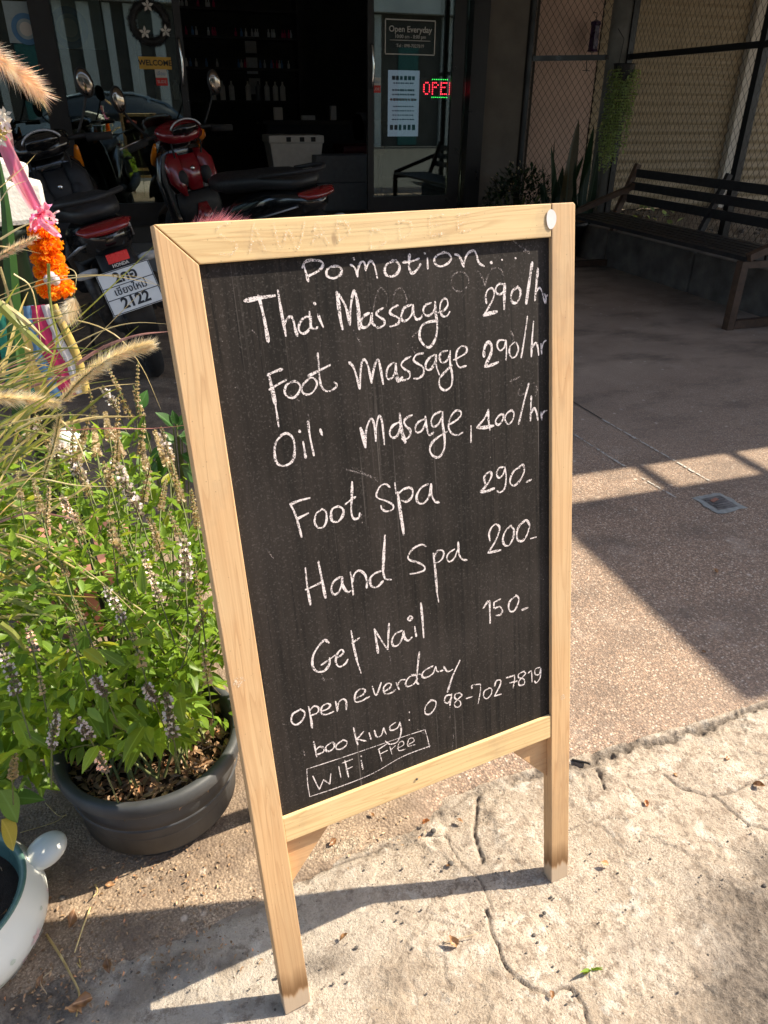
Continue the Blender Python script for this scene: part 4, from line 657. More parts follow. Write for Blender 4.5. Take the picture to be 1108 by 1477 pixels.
CH = [["Pomotion","w",[[3.4,157.4,1064.3,159.0,1056.0,160.5,1047.7],[3.4,155.2,1063.0,159.3,1068.6,167.1,1069.9,177.1,1068.3,180.1,1064.1,176.1,1059.3,167.5,1055.4,160.1,1053.2],[3.4,197.0,1061.4,188.6,1061.1,183.6,1056.9,184.5,1051.3,191.4,1048.6,199.0,1051.1,202.3,1056.4,199.0,1060.9,193.9,1061.6],[3.4,213.8,1061.7,217.8,1059.0,220.3,1053.8,221.4,1048.1],[3.4,221.4,1048.1,222.6,1055.8,226.2,1062.6,230.2,1064.0,232.0,1060.3,232.3,1054.2],[3.4,232.3,1054.2,236.2,1061.3,240.1,1063.9,244.0,1058.0,246.3,1044.6],[3.4,218.3,1069.1,219.0,1067.0],[3.4,269.2,1062.2,260.0,1058.7,256.6,1052.3,259.0,1046.5,266.7,1044.9,274.2,1049.1,276.5,1055.6,272.5,1061.6,267.0,1062.4]]],["Pomotion","w",[[3.4,290.9,1067.9,289.7,1060.4,289.2,1052.8,292.8,1046.4,300.0,1050.1,304.9,1055.9],[3.4,281.3,1059.5,293.8,1060.1,303.1,1062.4],[3.4,314.6,1061.6,314.5,1050.0],[3.4,311.0,1068.1,311.9,1067.3],[3.4,338.2,1066.7,328.7,1064.5,323.7,1059.0,326.9,1053.0,335.0,1051.4,344.8,1055.6,347.4,1061.3,341.8,1066.5,335.4,1067.1],[3.4,353.1,1063.8,358.3,1061.9,361.6,1056.4,364.9,1048.8],[3.4,364.9,1048.8,367.0,1057.0,372.1,1063.9,380.3,1066.4,383.8,1061.4,387.1,1051.6,394.4,1047.1],[4.93,404.8,1050.8,405.8,1050.3],[3.4,421.0,1052.9,422.0,1052.6],[3.4,441.6,1053.5,442.6,1053.0]]],["Thai Massage 290/hr","w",[[4.93,85.0,1033.4,101.5,1035.0,119.1,1035.8],[4.93,100.9,1037.4,102.9,1023.7,104.5,1007.1,105.4,986.9],[3.4,123.7,1040.8,124.3,1027.1,125.5,1008.6,126.8,991.3],[3.4,126.2,1003.0,130.0,1008.7,135.0,1011.7,137.8,1006.8,138.7,997.9,140.4,989.8],[3.4,158.1,1009.4,150.8,1008.8,144.6,1002.9,143.1,995.5,147.7,991.3,154.3,994.3,158.4,1001.5,158.7,1009.4],[3.4,158.1,1014.7,157.6,1005.3,158.7,996.7,163.7,995.2,166.0,996.9],[3.4,168.2,1010.9,169.9,1004.1,172.8,996.2],[4.93,165.0,1023.4,165.8,1022.4],[4.93,193.6,1032.9,194.4,1020.6,194.9,1005.4,196.5,991.4],[3.4,193.6,1032.9,198.5,1025.9,203.7,1014.1,206.2,995.6],[3.4,206.1,995.0,209.1,1013.6,212.5,1026.6,215.3,1033.0],[4.93,215.3,1033.0,217.6,1026.1,218.7,1012.6,218.0,989.1],[3.4,232.3,1005.9,225.5,1003.3,220.9,997.0,221.7,991.0,227.6,990.4,233.2,995.7,235.7,1004.2],[3.4,235.8,1005.2,235.3,995.5,238.7,990.2],[3.4,250.9,1010.0,244.6,1007.3,241.4,1003.7,245.1,1000.4,250.8,995.9,251.1,990.9,246.4,988.4,240.7,988.0],[3.4,270.8,1011.2,262.7,1008.5,259.4,1003.9,263.2,1000.5,270.8,996.4,270.4,990.9,264.5,988.5,258.7,987.7]]],["Thai Massage 290/hr","w",[[3.4,289.1,1010.3,279.7,1007.8,275.9,1002.3,274.3,997.4,276.3,992.3,283.3,993.5,289.5,999.9,291.3,1008.7],[3.4,291.4,1009.7,291.8,999.7,294.8,992.4,300.8,993.2,303.3,996.6],[3.4,316.5,1009.8,308.8,1008.1,304.9,1002.4,308.0,996.1,313.9,995.5,320.2,1001.0,322.4,1009.8],[3.4,322.0,1010.5,322.3,996.7,323.4,982.3,320.7,968.2,312.8,957.7,305.6,958.5,299.0,966.5,298.0,975.8,302.6,984.5,312.2,987.6,324.2,987.8],[3.4,326.0,997.4,334.5,999.6,339.7,1005.2,338.8,1011.7,334.1,1012.8,329.7,1008.1,328.5,999.1,331.7,992.7,337.8,992.1,342.1,996.8],[3.4,396.6,1001.9,395.6,1010.3,398.4,1017.3,404.8,1019.8,408.5,1015.4,407.0,1007.2,400.3,997.4,392.3,987.7],[4.93,392.3,987.7,401.3,989.0,411.6,990.1],[3.4,423.3,1022.8,416.4,1024.0,411.2,1019.3,412.3,1013.0,418.6,1011.4,423.9,1016.1,424.9,1022.7],[4.93,424.9,1023.3,424.0,1009.9,423.3,992.7],[3.4,444.8,1017.5,436.9,1014.0,434.1,1005.9,436.6,999.3,443.2,998.7,448.1,1005.7,448.7,1013.0,444.8,1018.6],[4.93,467.7,1045.9,463.5,1025.4,457.8,996.3],[4.93,476.9,1038.0,474.1,1018.2,471.8,998.9],[3.4,473.5,1008.7,478.7,1014.0,483.0,1009.0,485.7,1000.2,488.4,993.5],[3.4,487.6,1005.4,489.5,1000.9,488.9,993.4],[3.4,489.0,1001.6,491.7,1003.5]]],["Foot massage 290/hr","w",[[4.93,101.1,951.1,103.0,935.3,104.5,915.5],[3.4,99.9,950.3,108.3,953.0,117.7,954.7],[3.4,99.7,933.5,110.5,938.2,120.7,941.7],[2.38,104.5,915.5,105.0,903.5,105.2,889.4],[3.4,127.0,938.9,120.4,935.8,117.4,928.4,120.7,922.0,127.8,920.4,134.7,925.9,136.7,933.6,132.1,938.7,125.9,938.4],[3.4,150.1,940.6,140.9,934.0,138.5,927.4,141.7,922.3,149.0,921.9,156.1,927.9,157.9,934.6,153.2,940.2,146.8,939.5],[3.4,162.7,967.5,162.5,952.8,162.0,937.0,164.4,925.7,171.5,921.3,180.5,924.4,182.6,928.2,180.1,931.0],[3.4,148.3,942.8,163.6,947.7,176.9,951.9],[3.4,201.2,951.9,205.7,946.3,209.1,934.7,212.0,919.0],[3.4,212.0,919.0,214.1,934.0,217.0,947.9,220.8,953.0,224.7,946.9,227.0,934.4,228.3,923.9],[3.4,228.3,923.9,231.8,937.8,236.1,947.5,239.7,950.1,241.7,938.6,243.6,920.2],[3.4,259.9,944.5,252.6,940.3,248.9,931.5,251.3,924.9,258.6,928.1,262.8,937.9],[4.93,262.7,942.1,262.2,929.7,265.1,921.4,270.0,924.5],[3.4,283.6,948.8,275.1,945.7,270.0,940.1,274.3,934.4,281.0,929.3,279.3,922.2,269.7,921.0]]],["Foot massage 290/hr","w",[[3.4,301.5,950.7,291.9,949.8,287.5,944.1,292.4,939.3,300.4,933.1,299.8,924.7,292.3,920.4,286.4,921.2],[3.4,317.0,946.8,309.5,943.5,304.2,936.8,305.0,930.4,311.0,929.6,317.6,937.2,320.1,945.8],[3.4,319.4,946.5,319.3,932.8,322.8,921.2],[3.4,336.2,949.7,328.0,948.6,324.5,942.7,327.3,936.0,334.8,937.2,340.2,945.0],[3.4,340.4,948.8,339.5,932.3,341.9,917.0,339.3,904.3,330.3,900.1,323.1,905.5,322.9,915.2,330.3,922.8,341.9,930.3],[3.4,344.7,937.0,354.9,940.0,363.9,944.3,364.2,950.7,356.7,952.6,350.2,947.0,348.4,935.5,353.0,926.7,363.1,927.2],[4.93,390.4,935.7,390.7,943.2,393.5,950.4,398.8,953.1,402.5,947.2,400.9,937.7,391.3,922.5],[4.93,391.3,922.5,401.8,923.3,412.4,925.7],[3.4,423.7,952.8,414.5,953.4,410.9,947.4,415.4,940.3,422.1,943.9,425.2,952.2],[3.4,425.0,952.3,425.5,939.1,424.4,927.1],[3.4,438.2,948.6,431.4,943.9,429.9,935.3,433.8,928.8,440.6,930.7,444.3,940.2,440.9,948.3],[3.4,459.4,979.4,454.5,953.3,448.6,927.0],[3.4,469.1,971.9,466.7,949.7,465.1,926.5],[3.4,466.0,937.6,472.1,943.6,475.7,937.6,477.0,927.3],[3.4,481.0,941.5,482.0,927.9],[3.4,481.8,934.6,485.4,942.7,489.4,945.0]]],["Oil masage 400/hr","w",[[3.4,108.0,878.8,99.9,872.0,96.2,859.3,97.6,846.6,105.4,841.6,116.5,845.2,121.2,857.9,120.9,872.5,114.4,879.7,106.6,879.0],[3.4,132.9,866.3,133.4,855.8,133.8,846.2],[4.93,129.7,880.1,130.2,879.2],[3.4,141.7,889.6,142.1,870.9,144.4,847.5],[3.4,155.9,878.0,157.6,870.4],[4.93,208.6,870.3,211.0,859.2,212.8,845.9],[3.4,212.8,845.9,214.8,862.9,219.3,875.0,224.3,879.5,227.1,871.6,227.6,851.0],[3.4,227.6,851.0,229.7,869.0,235.0,882.0,238.3,871.9,238.9,844.6],[3.4,261.1,869.3,252.5,866.3,247.6,858.4,250.1,851.5,257.4,852.4,263.0,863.5],[4.93,263.5,879.7,264.0,861.2,268.6,841.7]]],["Oil masage 400/hr","w",[[3.4,280.8,875.5,273.4,873.8,268.7,869.1,271.3,862.2,276.5,856.9,275.2,849.4,268.9,846.0,264.2,847.9],[3.4,297.3,867.8,288.5,864.8,283.9,857.9,286.4,851.9,294.0,854.0,299.6,864.2],[3.4,299.5,870.8,300.4,857.4,303.4,845.7,309.8,848.0],[3.4,322.6,873.8,312.4,871.0,307.4,862.9,310.2,855.8,317.9,857.9,324.8,869.0],[3.4,325.0,872.3,324.2,858.0,326.1,837.4,324.3,822.8,316.6,813.9,307.9,816.6,303.3,825.4,306.4,834.0,315.6,840.3,329.9,845.8],[3.4,332.9,854.3,342.0,857.4,351.2,862.6,352.3,868.8,345.2,871.4,337.2,864.8,332.7,852.1,337.3,842.3,346.2,838.5,353.6,840.7],[4.93,394.5,862.7,387.5,853.5,376.5,843.8],[4.93,376.5,843.3,388.4,841.8,401.9,841.9],[3.4,394.6,865.0,394.6,851.2,396.3,837.0],[3.4,413.1,855.2,407.0,850.4,406.0,844.7,411.4,842.0,417.0,847.6,418.5,853.9,413.7,856.0],[3.4,432.3,859.2,423.5,854.7,421.1,847.0,426.4,840.3,433.4,845.0,435.5,854.0,431.0,859.4],[3.4,460.5,890.8,451.8,865.5,443.0,837.6],[3.4,464.5,872.9,463.5,856.7,462.7,839.1],[3.4,462.8,848.6,469.1,855.4,473.3,848.1,475.0,838.3],[3.4,480.5,848.2,482.2,837.7],[3.4,481.3,844.0,486.2,848.5,490.6,849.0],[2.38,366.9,847.6,366.5,836.2,366.0,824.7]]],["Foot Spa 290","w",[[3.4,107.5,793.0,112.7,776.1,116.8,747.9],[3.4,107.4,792.6,119.2,794.8,133.0,795.4],[3.4,113.3,772.1,121.0,774.3,128.7,776.4],[3.4,146.0,777.3,139.1,773.5,135.8,763.4,139.2,755.1,146.7,754.4,151.5,762.1,152.0,772.8,147.2,778.2],[3.4,169.4,777.0,161.0,775.2,158.0,767.2,159.3,759.2,166.9,757.1,173.8,763.7,174.7,772.2,167.9,777.4],[3.4,190.6,804.5,188.3,785.6,185.7,766.5,188.1,756.1,194.9,755.7,197.0,761.4],[3.4,177.8,777.0,186.0,781.3,193.1,784.2],[3.4,241.9,787.3,236.1,792.8,227.8,790.6,222.4,781.8,224.2,775.9,234.2,770.5,244.2,762.8,243.7,756.6,235.4,755.7,228.7,759.9,227.3,765.3],[2.38,249.5,791.7,250.0,776.1],[4.93,252.5,777.8,254.2,753.9,257.1,718.4],[3.4,253.5,776.0,261.0,780.5,270.6,780.8,274.5,775.5,272.0,767.0,264.5,763.0,257.5,766.2],[3.4,297.7,780.3,287.2,777.4,279.8,767.7,281.1,758.3,289.5,755.4,298.6,763.8,302.0,779.0],[3.4,302.1,779.6,302.3,764.1,306.7,754.1,312.8,751.6]]],["Foot Spa 290","w",[[3.4,386.0,763.3,385.0,772.9,390.5,777.6,395.7,777.8,396.9,772.4,391.3,763.4,379.0,753.0],[4.93,379.0,753.0,388.3,751.8,400.3,753.4],[3.4,416.4,781.3,409.1,781.0,405.5,773.6,408.8,767.0,415.6,770.4,419.5,777.9],[3.4,419.1,780.8,420.9,765.8,417.8,749.8,409.5,745.5,405.5,748.7],[3.4,444.3,775.1,436.0,773.6,429.0,765.4,427.5,756.2,434.2,750.8,444.0,756.5,451.0,767.1,450.6,776.7,447.1,778.4,441.5,775.6],[3.4,455.0,751.9,463.4,753.9]]],["Hand Spa 200","w",[[3.4,116.7,705.4,116.4,680.6,117.7,653.7],[4.93,134.7,709.7,136.8,684.3,138.8,657.8],[3.4,113.7,676.3,125.0,678.3,136.4,680.9],[3.4,161.8,681.6,152.9,677.7,148.1,668.6,149.9,659.9,156.8,660.4,162.3,669.4,164.6,680.4],[3.4,163.9,680.5,164.5,667.6,169.3,658.1,173.9,658.0],[3.4,176.5,684.2,177.3,668.9,177.4,651.2],[3.4,177.3,668.9,181.9,680.5,189.1,683.3,196.6,675.5,198.0,664.5,197.2,656.4],[3.4,219.6,674.7,209.4,673.3,202.9,666.8,204.4,656.9,212.5,653.5,221.4,659.5],[4.93,229.6,723.0,225.7,696.2,222.6,673.4],[3.4,222.6,673.4,225.2,662.0,233.5,658.7],[3.4,289.2,693.6,281.9,697.7,269.3,694.8,261.3,686.1,263.3,679.7,275.3,673.1,284.8,664.6,283.2,659.0,271.8,658.3,261.9,659.6]]],["Hand Spa 200","w",[[3.4,299.6,680.3,301.3,653.1,301.9,620.6],[2.38,301.9,620.6,303.7,605.5],[3.4,299.7,670.1,301.4,677.4,306.9,682.8,314.4,681.0,315.6,673.9,309.8,666.8,300.2,665.1],[3.4,333.0,678.6,324.5,675.3,320.3,669.1,323.8,662.0,331.8,665.0,337.6,675.8],[3.4,339.4,687.5,339.9,670.3,344.8,660.5,352.1,657.4],[3.4,391.2,677.7,390.1,687.8,394.5,696.7,401.4,700.0,407.6,694.9,406.5,686.5,399.3,673.3,387.8,659.8],[4.93,387.8,659.8,397.5,659.2,408.5,659.0],[3.4,428.0,692.0,419.0,687.3,413.2,676.2,415.1,665.7,422.6,662.6,429.8,671.0,432.3,684.3,426.1,692.4],[3.4,452.0,694.1,441.4,688.4,437.0,678.2,438.2,667.8,446.7,664.0,455.4,672.6,459.0,685.7,454.2,694.3,447.1,693.4],[3.4,461.0,664.1,471.2,664.3]]],["Get Nail 150","w",[[3.4,136.3,592.8,130.7,598.2,120.7,591.1,112.7,580.3,110.6,566.2,115.6,555.9,125.8,553.7,133.6,561.1,135.1,570.1],[3.4,122.3,563.6,133.1,567.5,142.9,571.8],[3.4,143.6,567.3,150.9,568.7,155.2,572.3,152.9,577.3,146.6,573.1,143.1,561.8,146.9,553.0,155.3,554.0,160.6,559.8],[3.4,169.4,600.5,170.7,576.6,173.6,551.8],[3.4,168.8,582.2,180.0,586.6],[3.4,202.8,592.9,204.3,573.6,205.2,555.6],[3.4,202.8,592.9,210.6,575.5,219.5,556.7],[3.4,220.2,556.5,222.8,578.1,225.1,594.9],[3.4,243.9,578.5,233.1,576.2,227.4,567.8,229.2,558.8,236.8,558.5,243.8,567.8,246.3,577.2],[3.4,245.7,576.6,247.4,565.4,252.2,560.1,258.1,563.4],[3.4,263.7,578.4,265.2,562.5],[3.4,258.6,596.4,254.1,593.9,256.9,590.1,260.9,593.2,257.4,597.2],[3.4,275.7,611.6,276.5,584.8,276.6,557.7],[2.38,173.6,551.8,177.4,532.8]]],["Get Nail 150","w",[[3.4,376.6,575.2,386.7,584.2,387.5,565.5,387.5,547.3],[3.4,406.4,581.4,395.0,579.3],[3.4,395.0,579.3,395.6,569.8,404.7,569.9,409.4,561.9,405.8,556.2,398.6,556.9],[3.4,432.8,578.6,423.5,574.0,420.4,565.4,423.1,556.6,430.4,555.8,436.9,564.8,438.6,573.8,433.7,580.5],[3.4,443.5,552.6,454.5,553.8]]],["open everday","w",[[3.0,85.5,507.1,75.3,504.2,72.2,493.6,77.7,486.4,87.0,490.0,91.7,500.1,86.3,508.0],[3.0,98.0,507.7,99.0,491.6,99.4,473.4],[3.0,98.3,500.9,106.0,505.6,111.5,500.8,109.0,493.8,99.9,493.2],[3.0,113.3,494.2,123.6,494.5,128.4,498.7,124.5,502.9,117.0,500.9,114.2,491.9,120.9,486.7,132.0,487.4],[3.0,136.5,501.8,137.4,486.2],[3.0,137.6,487.4,140.5,498.4,147.2,502.0,151.5,496.5,150.6,483.9],[3.0,164.6,495.8,178.1,499.1,180.6,505.5,173.4,508.8,166.1,503.4,164.9,491.7,173.4,489.4,186.3,492.2],[3.0,192.2,506.3,196.6,490.6,205.8,507.7],[3.0,208.3,491.8,218.4,495.2,220.8,500.6,215.2,503.3,208.9,498.5,210.0,488.7,219.7,486.6,226.7,489.5],[3.0,228.7,499.9,232.5,487.5],[3.0,230.3,495.3,235.5,501.3,242.6,500.5],[3.0,261.5,501.1,250.8,502.7,243.4,494.9,245.7,487.9,255.8,488.5,262.4,495.4],[3.0,268.4,536.8,263.4,510.7,260.9,491.0,263.8,485.8],[2.0999999999999996,253.0,505.2,268.8,500.7],[3.0,288.5,507.4,275.2,504.8,269.9,498.3,274.4,492.6,286.9,494.6,292.9,504.3],[3.0,292.9,505.1,295.3,496.0,304.4,495.1],[3.0,306.0,500.8,311.7,490.5,320.2,491.1],[3.0,333.5,502.3,319.6,479.5,309.9,456.3]]],["booking 098-7027819","w",[[2.7,98.7,451.4,99.8,438.6,100.6,425.9],[2.7,99.6,436.7,106.6,440.1,111.7,436.0,111.0,430.1,103.5,428.9,99.9,429.5],[2.7,124.0,440.3,115.4,436.6,115.7,429.0,121.9,427.8,127.3,431.9,126.8,438.3,122.2,440.2],[2.7,141.8,437.5,132.0,434.2,129.5,427.7,136.6,424.1,144.5,427.2,146.3,432.8,140.7,438.3],[2.7,158.3,451.1,159.6,436.0,162.0,421.6],[2.7,172.6,439.4,161.4,431.1],[2.7,161.4,431.1,174.9,422.5],[2.7,180.7,434.2,182.4,423.0],[2.7,189.0,435.3,191.5,423.7,198.6,423.1,203.5,434.0],[2.7,203.5,434.0,206.5,422.2],[2.7,222.5,436.2,213.3,432.4,214.8,425.5,224.9,425.9,229.6,434.0],[2.7,229.6,434.0,230.3,417.4,223.1,402.9,211.0,403.3,204.4,411.0],[2.7,245.5,445.6,245.8,444.2],[2.7,244.5,432.7,244.8,431.3],[2.7,283.1,452.5,273.5,446.5,270.7,434.7,278.7,429.5,287.6,437.1,289.5,447.2,281.0,453.2],[2.7,316.8,449.6,307.0,450.5,304.0,442.0,309.7,437.8,316.5,444.9],[2.7,316.8,450.5,315.1,442.4,312.9,432.3],[2.7,330.9,447.7,323.2,448.2,322.0,441.3,330.2,433.5,330.8,425.9,323.3,425.5,320.7,432.6,328.3,438.6,334.2,442.6,329.2,448.7],[2.7,341.2,434.0,352.2,433.7],[2.7,351.9,447.8,353.0,453.1,367.0,450.4],[2.7,367.0,450.4,366.6,439.6,361.8,417.9],[2.7,382.7,438.0,373.6,435.8,371.9,426.7,377.6,421.1,385.5,426.4,386.6,434.9,381.3,438.9],[2.7,391.7,437.5,395.1,446.1,402.8,444.8,401.7,436.3,391.2,420.8],[2.7,391.2,420.8,403.5,420.0],[2.7,413.4,445.6,428.6,445.0],[2.7,428.6,445.0,428.4,436.1,425.8,423.5],[2.7,420.0,434.5,433.0,433.2],[2.7,446.8,446.4,436.5,444.5,436.4,437.9,445.7,432.5,446.5,423.2,437.5,424.0,436.3,431.2,443.4,436.8,449.1,441.2,445.9,445.9],[2.7,454.3,440.4,460.0,441.2,461.2,421.8],[2.7,476.7,443.3,468.1,443.0,467.0,434.3,474.2,431.0,478.1,439.6],[2.7,478.1,440.5,476.6,424.3,469.3,417.6,466.0,421.9]]],["WiFi Free in a box","w",[[1.47,84.2,411.8,152.4,409.3,223.5,407.9,268.9,406.2],[1.47,268.9,406.2,272.1,390.5,274.4,373.1],[1.47,276.2,374.6,229.1,374.2,179.6,364.5,128.5,363.3,83.3,365.6],[1.47,83.3,365.6,82.8,387.1,84.2,411.8],[2.1,91.4,397.0,98.1,371.2],[2.1,98.1,371.2,106.0,384.9],[2.1,106.0,384.9,114.3,373.7],[2.1,114.3,373.7,117.6,390.3],[2.1,130.4,397.0,131.6,378.5],[2.1,140.3,403.6,143.0,373.6],[2.1,136.1,400.6,151.6,401.1],[2.1,140.6,387.6,150.3,388.8],[2.1,164.5,393.8,165.7,378.1],[2.1,165.2,401.2,165.4,399.8],[2.1,192.8,401.8,196.1,379.6],[2.1,192.0,401.3,205.5,405.4],[2.1,194.0,392.7,206.2,394.3],[2.1,210.6,399.1,212.8,385.2],[2.1,212.2,393.3,219.4,397.4],[2.1,222.2,391.5,232.7,393.9,231.1,400.6,224.8,398.7,224.0,387.3,234.9,385.1],[2.1,239.5,391.2,249.6,393.4,247.6,399.9,241.3,399.3,239.3,389.1,250.8,386.8]]],["ghost","g",[[2.6,356.1,1042.9,348.7,1039.5,345.9,1030.8,350.3,1022.4,359.9,1019.6,368.7,1024.9,371.6,1033.7,365.7,1040.8,358.6,1043.3],[2.6,385.5,1041.7,391.4,1033.2,394.8,1022.7],[2.6,394.8,1022.7,400.3,1036.6,409.4,1044.0,419.4,1041.2,423.1,1032.7],[2.6,454.7,1061.2,465.2,1057.4],[2.6,439.4,1074.3,454.8,1064.2,465.2,1058.5],[1.8199999999999998,287.6,971.9,297.5,979.0],[2.6,430.4,898.4,446.9,901.8],[2.6,449.5,893.5,443.7,878.3,457.6,878.6],[2.6,468.9,890.8,474.5,883.1,471.5,871.9],[2.6,431.9,964.5,437.0,955.3,434.2,946.8]]],["ghost","g",[[2.2,236.5,1003.2,242.7,1023.9,250.1,1032.9,258.2,1022.5,255.0,1011.1],[2.2,263.8,1008.3,267.4,1025.6,276.9,1030.6,282.9,1020.3,282.4,1012.5],[2.2,143.0,897.5,143.9,887.2],[2.2,210.9,988.3,218.1,971.7],[2.2,123.1,924.6,134.5,915.0],[2.2,89.1,1001.3,93.9,993.5],[2.2,183.4,823.0,212.1,808.7,227.7,796.6],[2.2,286.7,959.7,290.1,951.1]]],["ghost","g",[[1.8,119.6,560.8,124.8,534.0],[1.8,191.3,823.5,225.3,801.9],[1.8,199.6,770.1,199.4,743.5],[1.8,71.0,743.1,77.4,728.6],[1.8,116.6,544.3,134.7,538.2],[1.8,221.4,555.6,223.9,523.7]]],["ghost","g",[[1.8,312.8,430.2,311.4,404.3],[1.8,316.7,380.0,313.2,354.1],[1.8,256.7,411.7,268.4,398.5],[1.8,59.4,494.4,62.6,492.4],[1.8,83.2,443.2,84.0,434.6]]],["faint lettering on the top rail","r",[[3.2,85.6,1110.2,73.4,1112.8,63.6,1106.6,73.2,1097.2,82.9,1091.8,76.3,1082.5,62.3,1083.4],[3.2,103.8,1111.3,95.1,1081.2],[3.2,103.8,1111.3,113.8,1082.8],[3.2,98.3,1093.6,110.8,1095.0],[3.2,126.0,1110.2,131.1,1083.1,141.6,1103.8,150.3,1083.4,161.5,1109.8],[3.2,168.7,1088.0,176.0,1109.1,186.8,1086.9],[3.2,171.2,1095.1,182.8,1095.8],[3.2,199.2,1109.4,200.3,1088.3],[3.2,199.2,1109.4,212.3,1105.9,212.0,1094.2,200.3,1088.3],[3.2,239.0,1098.6,238.9,1077.8],[3.2,239.0,1098.6,254.5,1094.8,257.0,1082.7,238.9,1077.8],[3.2,275.9,1105.7,277.0,1085.3],[3.2,275.9,1105.7,291.1,1103.4,292.1,1092.8,277.0,1085.3],[3.2,317.2,1108.2,317.7,1086.8],[3.2,317.2,1108.2,336.0,1109.6],[3.2,317.4,1097.5,331.6,1099.1],[3.2,317.7,1086.8,336.8,1088.8],[3.2,355.0,1108.0,356.0,1088.5],[3.2,355.0,1108.0,372.5,1109.5],[3.2,355.5,1097.9,369.2,1099.6],[3.2,356.0,1088.5,373.7,1090.7]]]]
lines = {}
yy = 0
for name, kind, strokes in CH:
    mb = lines.setdefault((name, kind), MB())
    for st in strokes:
        yy += 1; pts = [(st[i], st[i+1]) for i in range(1, len(st), 2)]
        base = -.0002 if kind == 'r' else (.0060 if kind == 'w' else .0061)
        ribbon(mb, pts, st[0]*.98, base-(yy % 40)*.000004)
for (name, kind), mb in lines.items():
    if kind == 'w': o = mb.build('chalk_line', M['chalk'], pan); o['label'] = 'chalk handwriting: '+name
    elif kind == 'g': o = mb.build('rubbed_out_chalk', M['chalk_ghost'], pan); o['kind'] = 'stuff'
    else: o = mb.build('faint_lettering', M['chalk_faint'], board); o['label'] = 'almost rubbed out SAWADDEE lettering on the top rail'
m = MB(); vs = []
for k in range(20): a = 2*PI*k/20; r_ = .0125*(1+.04*math.sin(3*a+1)); vs.append((.4932+r_*.62*math.cos(a), -.0006, 1.0968+r_*.95*math.sin(a)))
m.add(vs, [tuple(range(20))]); m.build('paint_blob', M['white_paint'], board)
for (bx, bz, rr) in [(.0115, .5793, .008), (.5168, .3786, .005)]:
    m = MB(); m.add([(bx+rr*math.cos(a)*(.8+.3*random.random()), -.0005, bz+rr*math.sin(a)) for a in np.linspace(0, 2*PI, 14)[:-1]], [tuple(range(13))]); m.build('paint_smear', M['chalk_faint'], board)
for (bx, bz) in [(BRI*.5, BH1-.02)]:
    m = MB(); m.ball((bx, -.0002, bz), (.0022, .0006, .0022), 8, 4); m.build('nail_head', M['dark_metal'], board)
# rear support frame, hinged at the top
sup = thing('support_frame', 'x', 'frame'); bpy.data.objects.remove(sup)
ri = Matrix((bu, -bn, bv)).transposed().inverted(); o0 = Vector(board.location)
def loc(p): return ri @ (Vector(p)-o0)
topL = Vector((.030, T+.002, BH-.02)); topR = Vector((BW-.035, T+.002, BH-.02))
fl = loc((.078, .975, 0)); frr = loc((.490, 1.03, 0))
for a_, b_ in ((topL, fl), (topR, frr)):
    m = MB(); m.bar(a_+Vector((0, .008, 0)), b_, .020, .020, up=(0, 1, 0)); m.build('rear_leg', M['wood_z'], board)
m = MB(); m.bar(fl.lerp(topL, .22)+Vector((.018,0,0)), frr.lerp(topR, .22)-Vector((.018,0,0)), .02, .035); m.build('rear_rail', M['wood_x'], board)
for x in (.07, BW-.07): m = MB(); m.box((x, T+.003, BH-.012), (.04, .006, .02)); m.build('hinge', M['dark_metal'], board)
# ================================================================== plants
def leaf_mesh(name, mat, n=5, wid=.4, fold=.18, curl=.35, serr=0, shade=False):
    vs = []; fs = []
    for i in range(n+1):
        t = i/n; w = wid/2*math.sin(PI*min(1, t**.8))**.9*(1-.15*t) if 0 < i < n else 0.004
        y = t; z = -curl*t*t*.5; vs += [(-w, y, z+w*fold*2), (0, y, z), (w, y, z+w*fold*2)]
    for i in range(n):
        a = 3*i; fs += [(a, a+1, a+4, a+3), (a+1, a+2, a+5, a+4)]
    me = bpy.data.meshes.new(name); me.from_pydata(vs, [], fs); me.materials.append(mat); me.polygons.foreach_set('use_smooth', [True]*len(fs)); me.update(); return me
def orient(y_dir, up=(0,0,1), roll=0.0):
    y = Vector(y_dir).normalized(); up = Vector(up); x = y.cross(up)
    if x.length < .05: x = y.cross(Vector((1,0,0)))
    x.normalize(); z = x.cross(y); R = Matrix((x, y, z)).transposed(); return R @ Matrix.Rotation(roll, 3, 'Y')
def leaves_np(lst, base_v, base_f, name, mat, parent, shade=True):
    "joins many leaves into one mesh: lst of (pos, R, scale, shade)"
    bvn = np.array(base_v); nb_ = len(bvn); V = []; F = []; A = []
    for i, (p, R, s, sh) in enumerate(lst):
        V.append(bvn @ np.array(R).T*s+np.array(p)); F.append(np.array(base_f)+i*nb_); A.append(np.full(nb_, sh))
    o = link(name, np_mesh(name, np.concatenate(V), np.concatenate(F), mat, True), parent); at_ = o.data.attributes.new('shade', 'FLOAT', 'POINT'); at_.data.foreach_set('value', np.concatenate(A).astype(np.float32)); return o
def lv(n=4, wid=.4, fold=.18, curl=.35):
    me = leaf_mesh('tmp', M['basil'], n, wid, fold, curl); v = [tuple(q.co) for q in me.vertices]; f = [tuple(p.vertices) for p in me.polygons]; bpy.data.meshes.remove(me); return v, f
BC = Vector((-.150, 1.20, .385)); BR = Vector((.30, .38, .32))
def surf(x, y, k=1.0):
    d = ray(x, y); o = CO-BC; A = sum((d[i]/(BR[i]*k))**2 for i in range(3)); B = 2*sum(d[i]*o[i]/(BR[i]*k)**2 for i in range(3)); C_ = sum((o[i]/(BR[i]*k))**2 for i in range(3))-1
    D = B*B-4*A*C_
    t = -B/(2*A) if D < 0 else (-B-math.sqrt(D))/(2*A); return CO+d*t
basil = thing('basil_plant', 'bushy flowering basil with lime green leaves growing in the black pot', 'plant', (-.109, 1.067, .15))
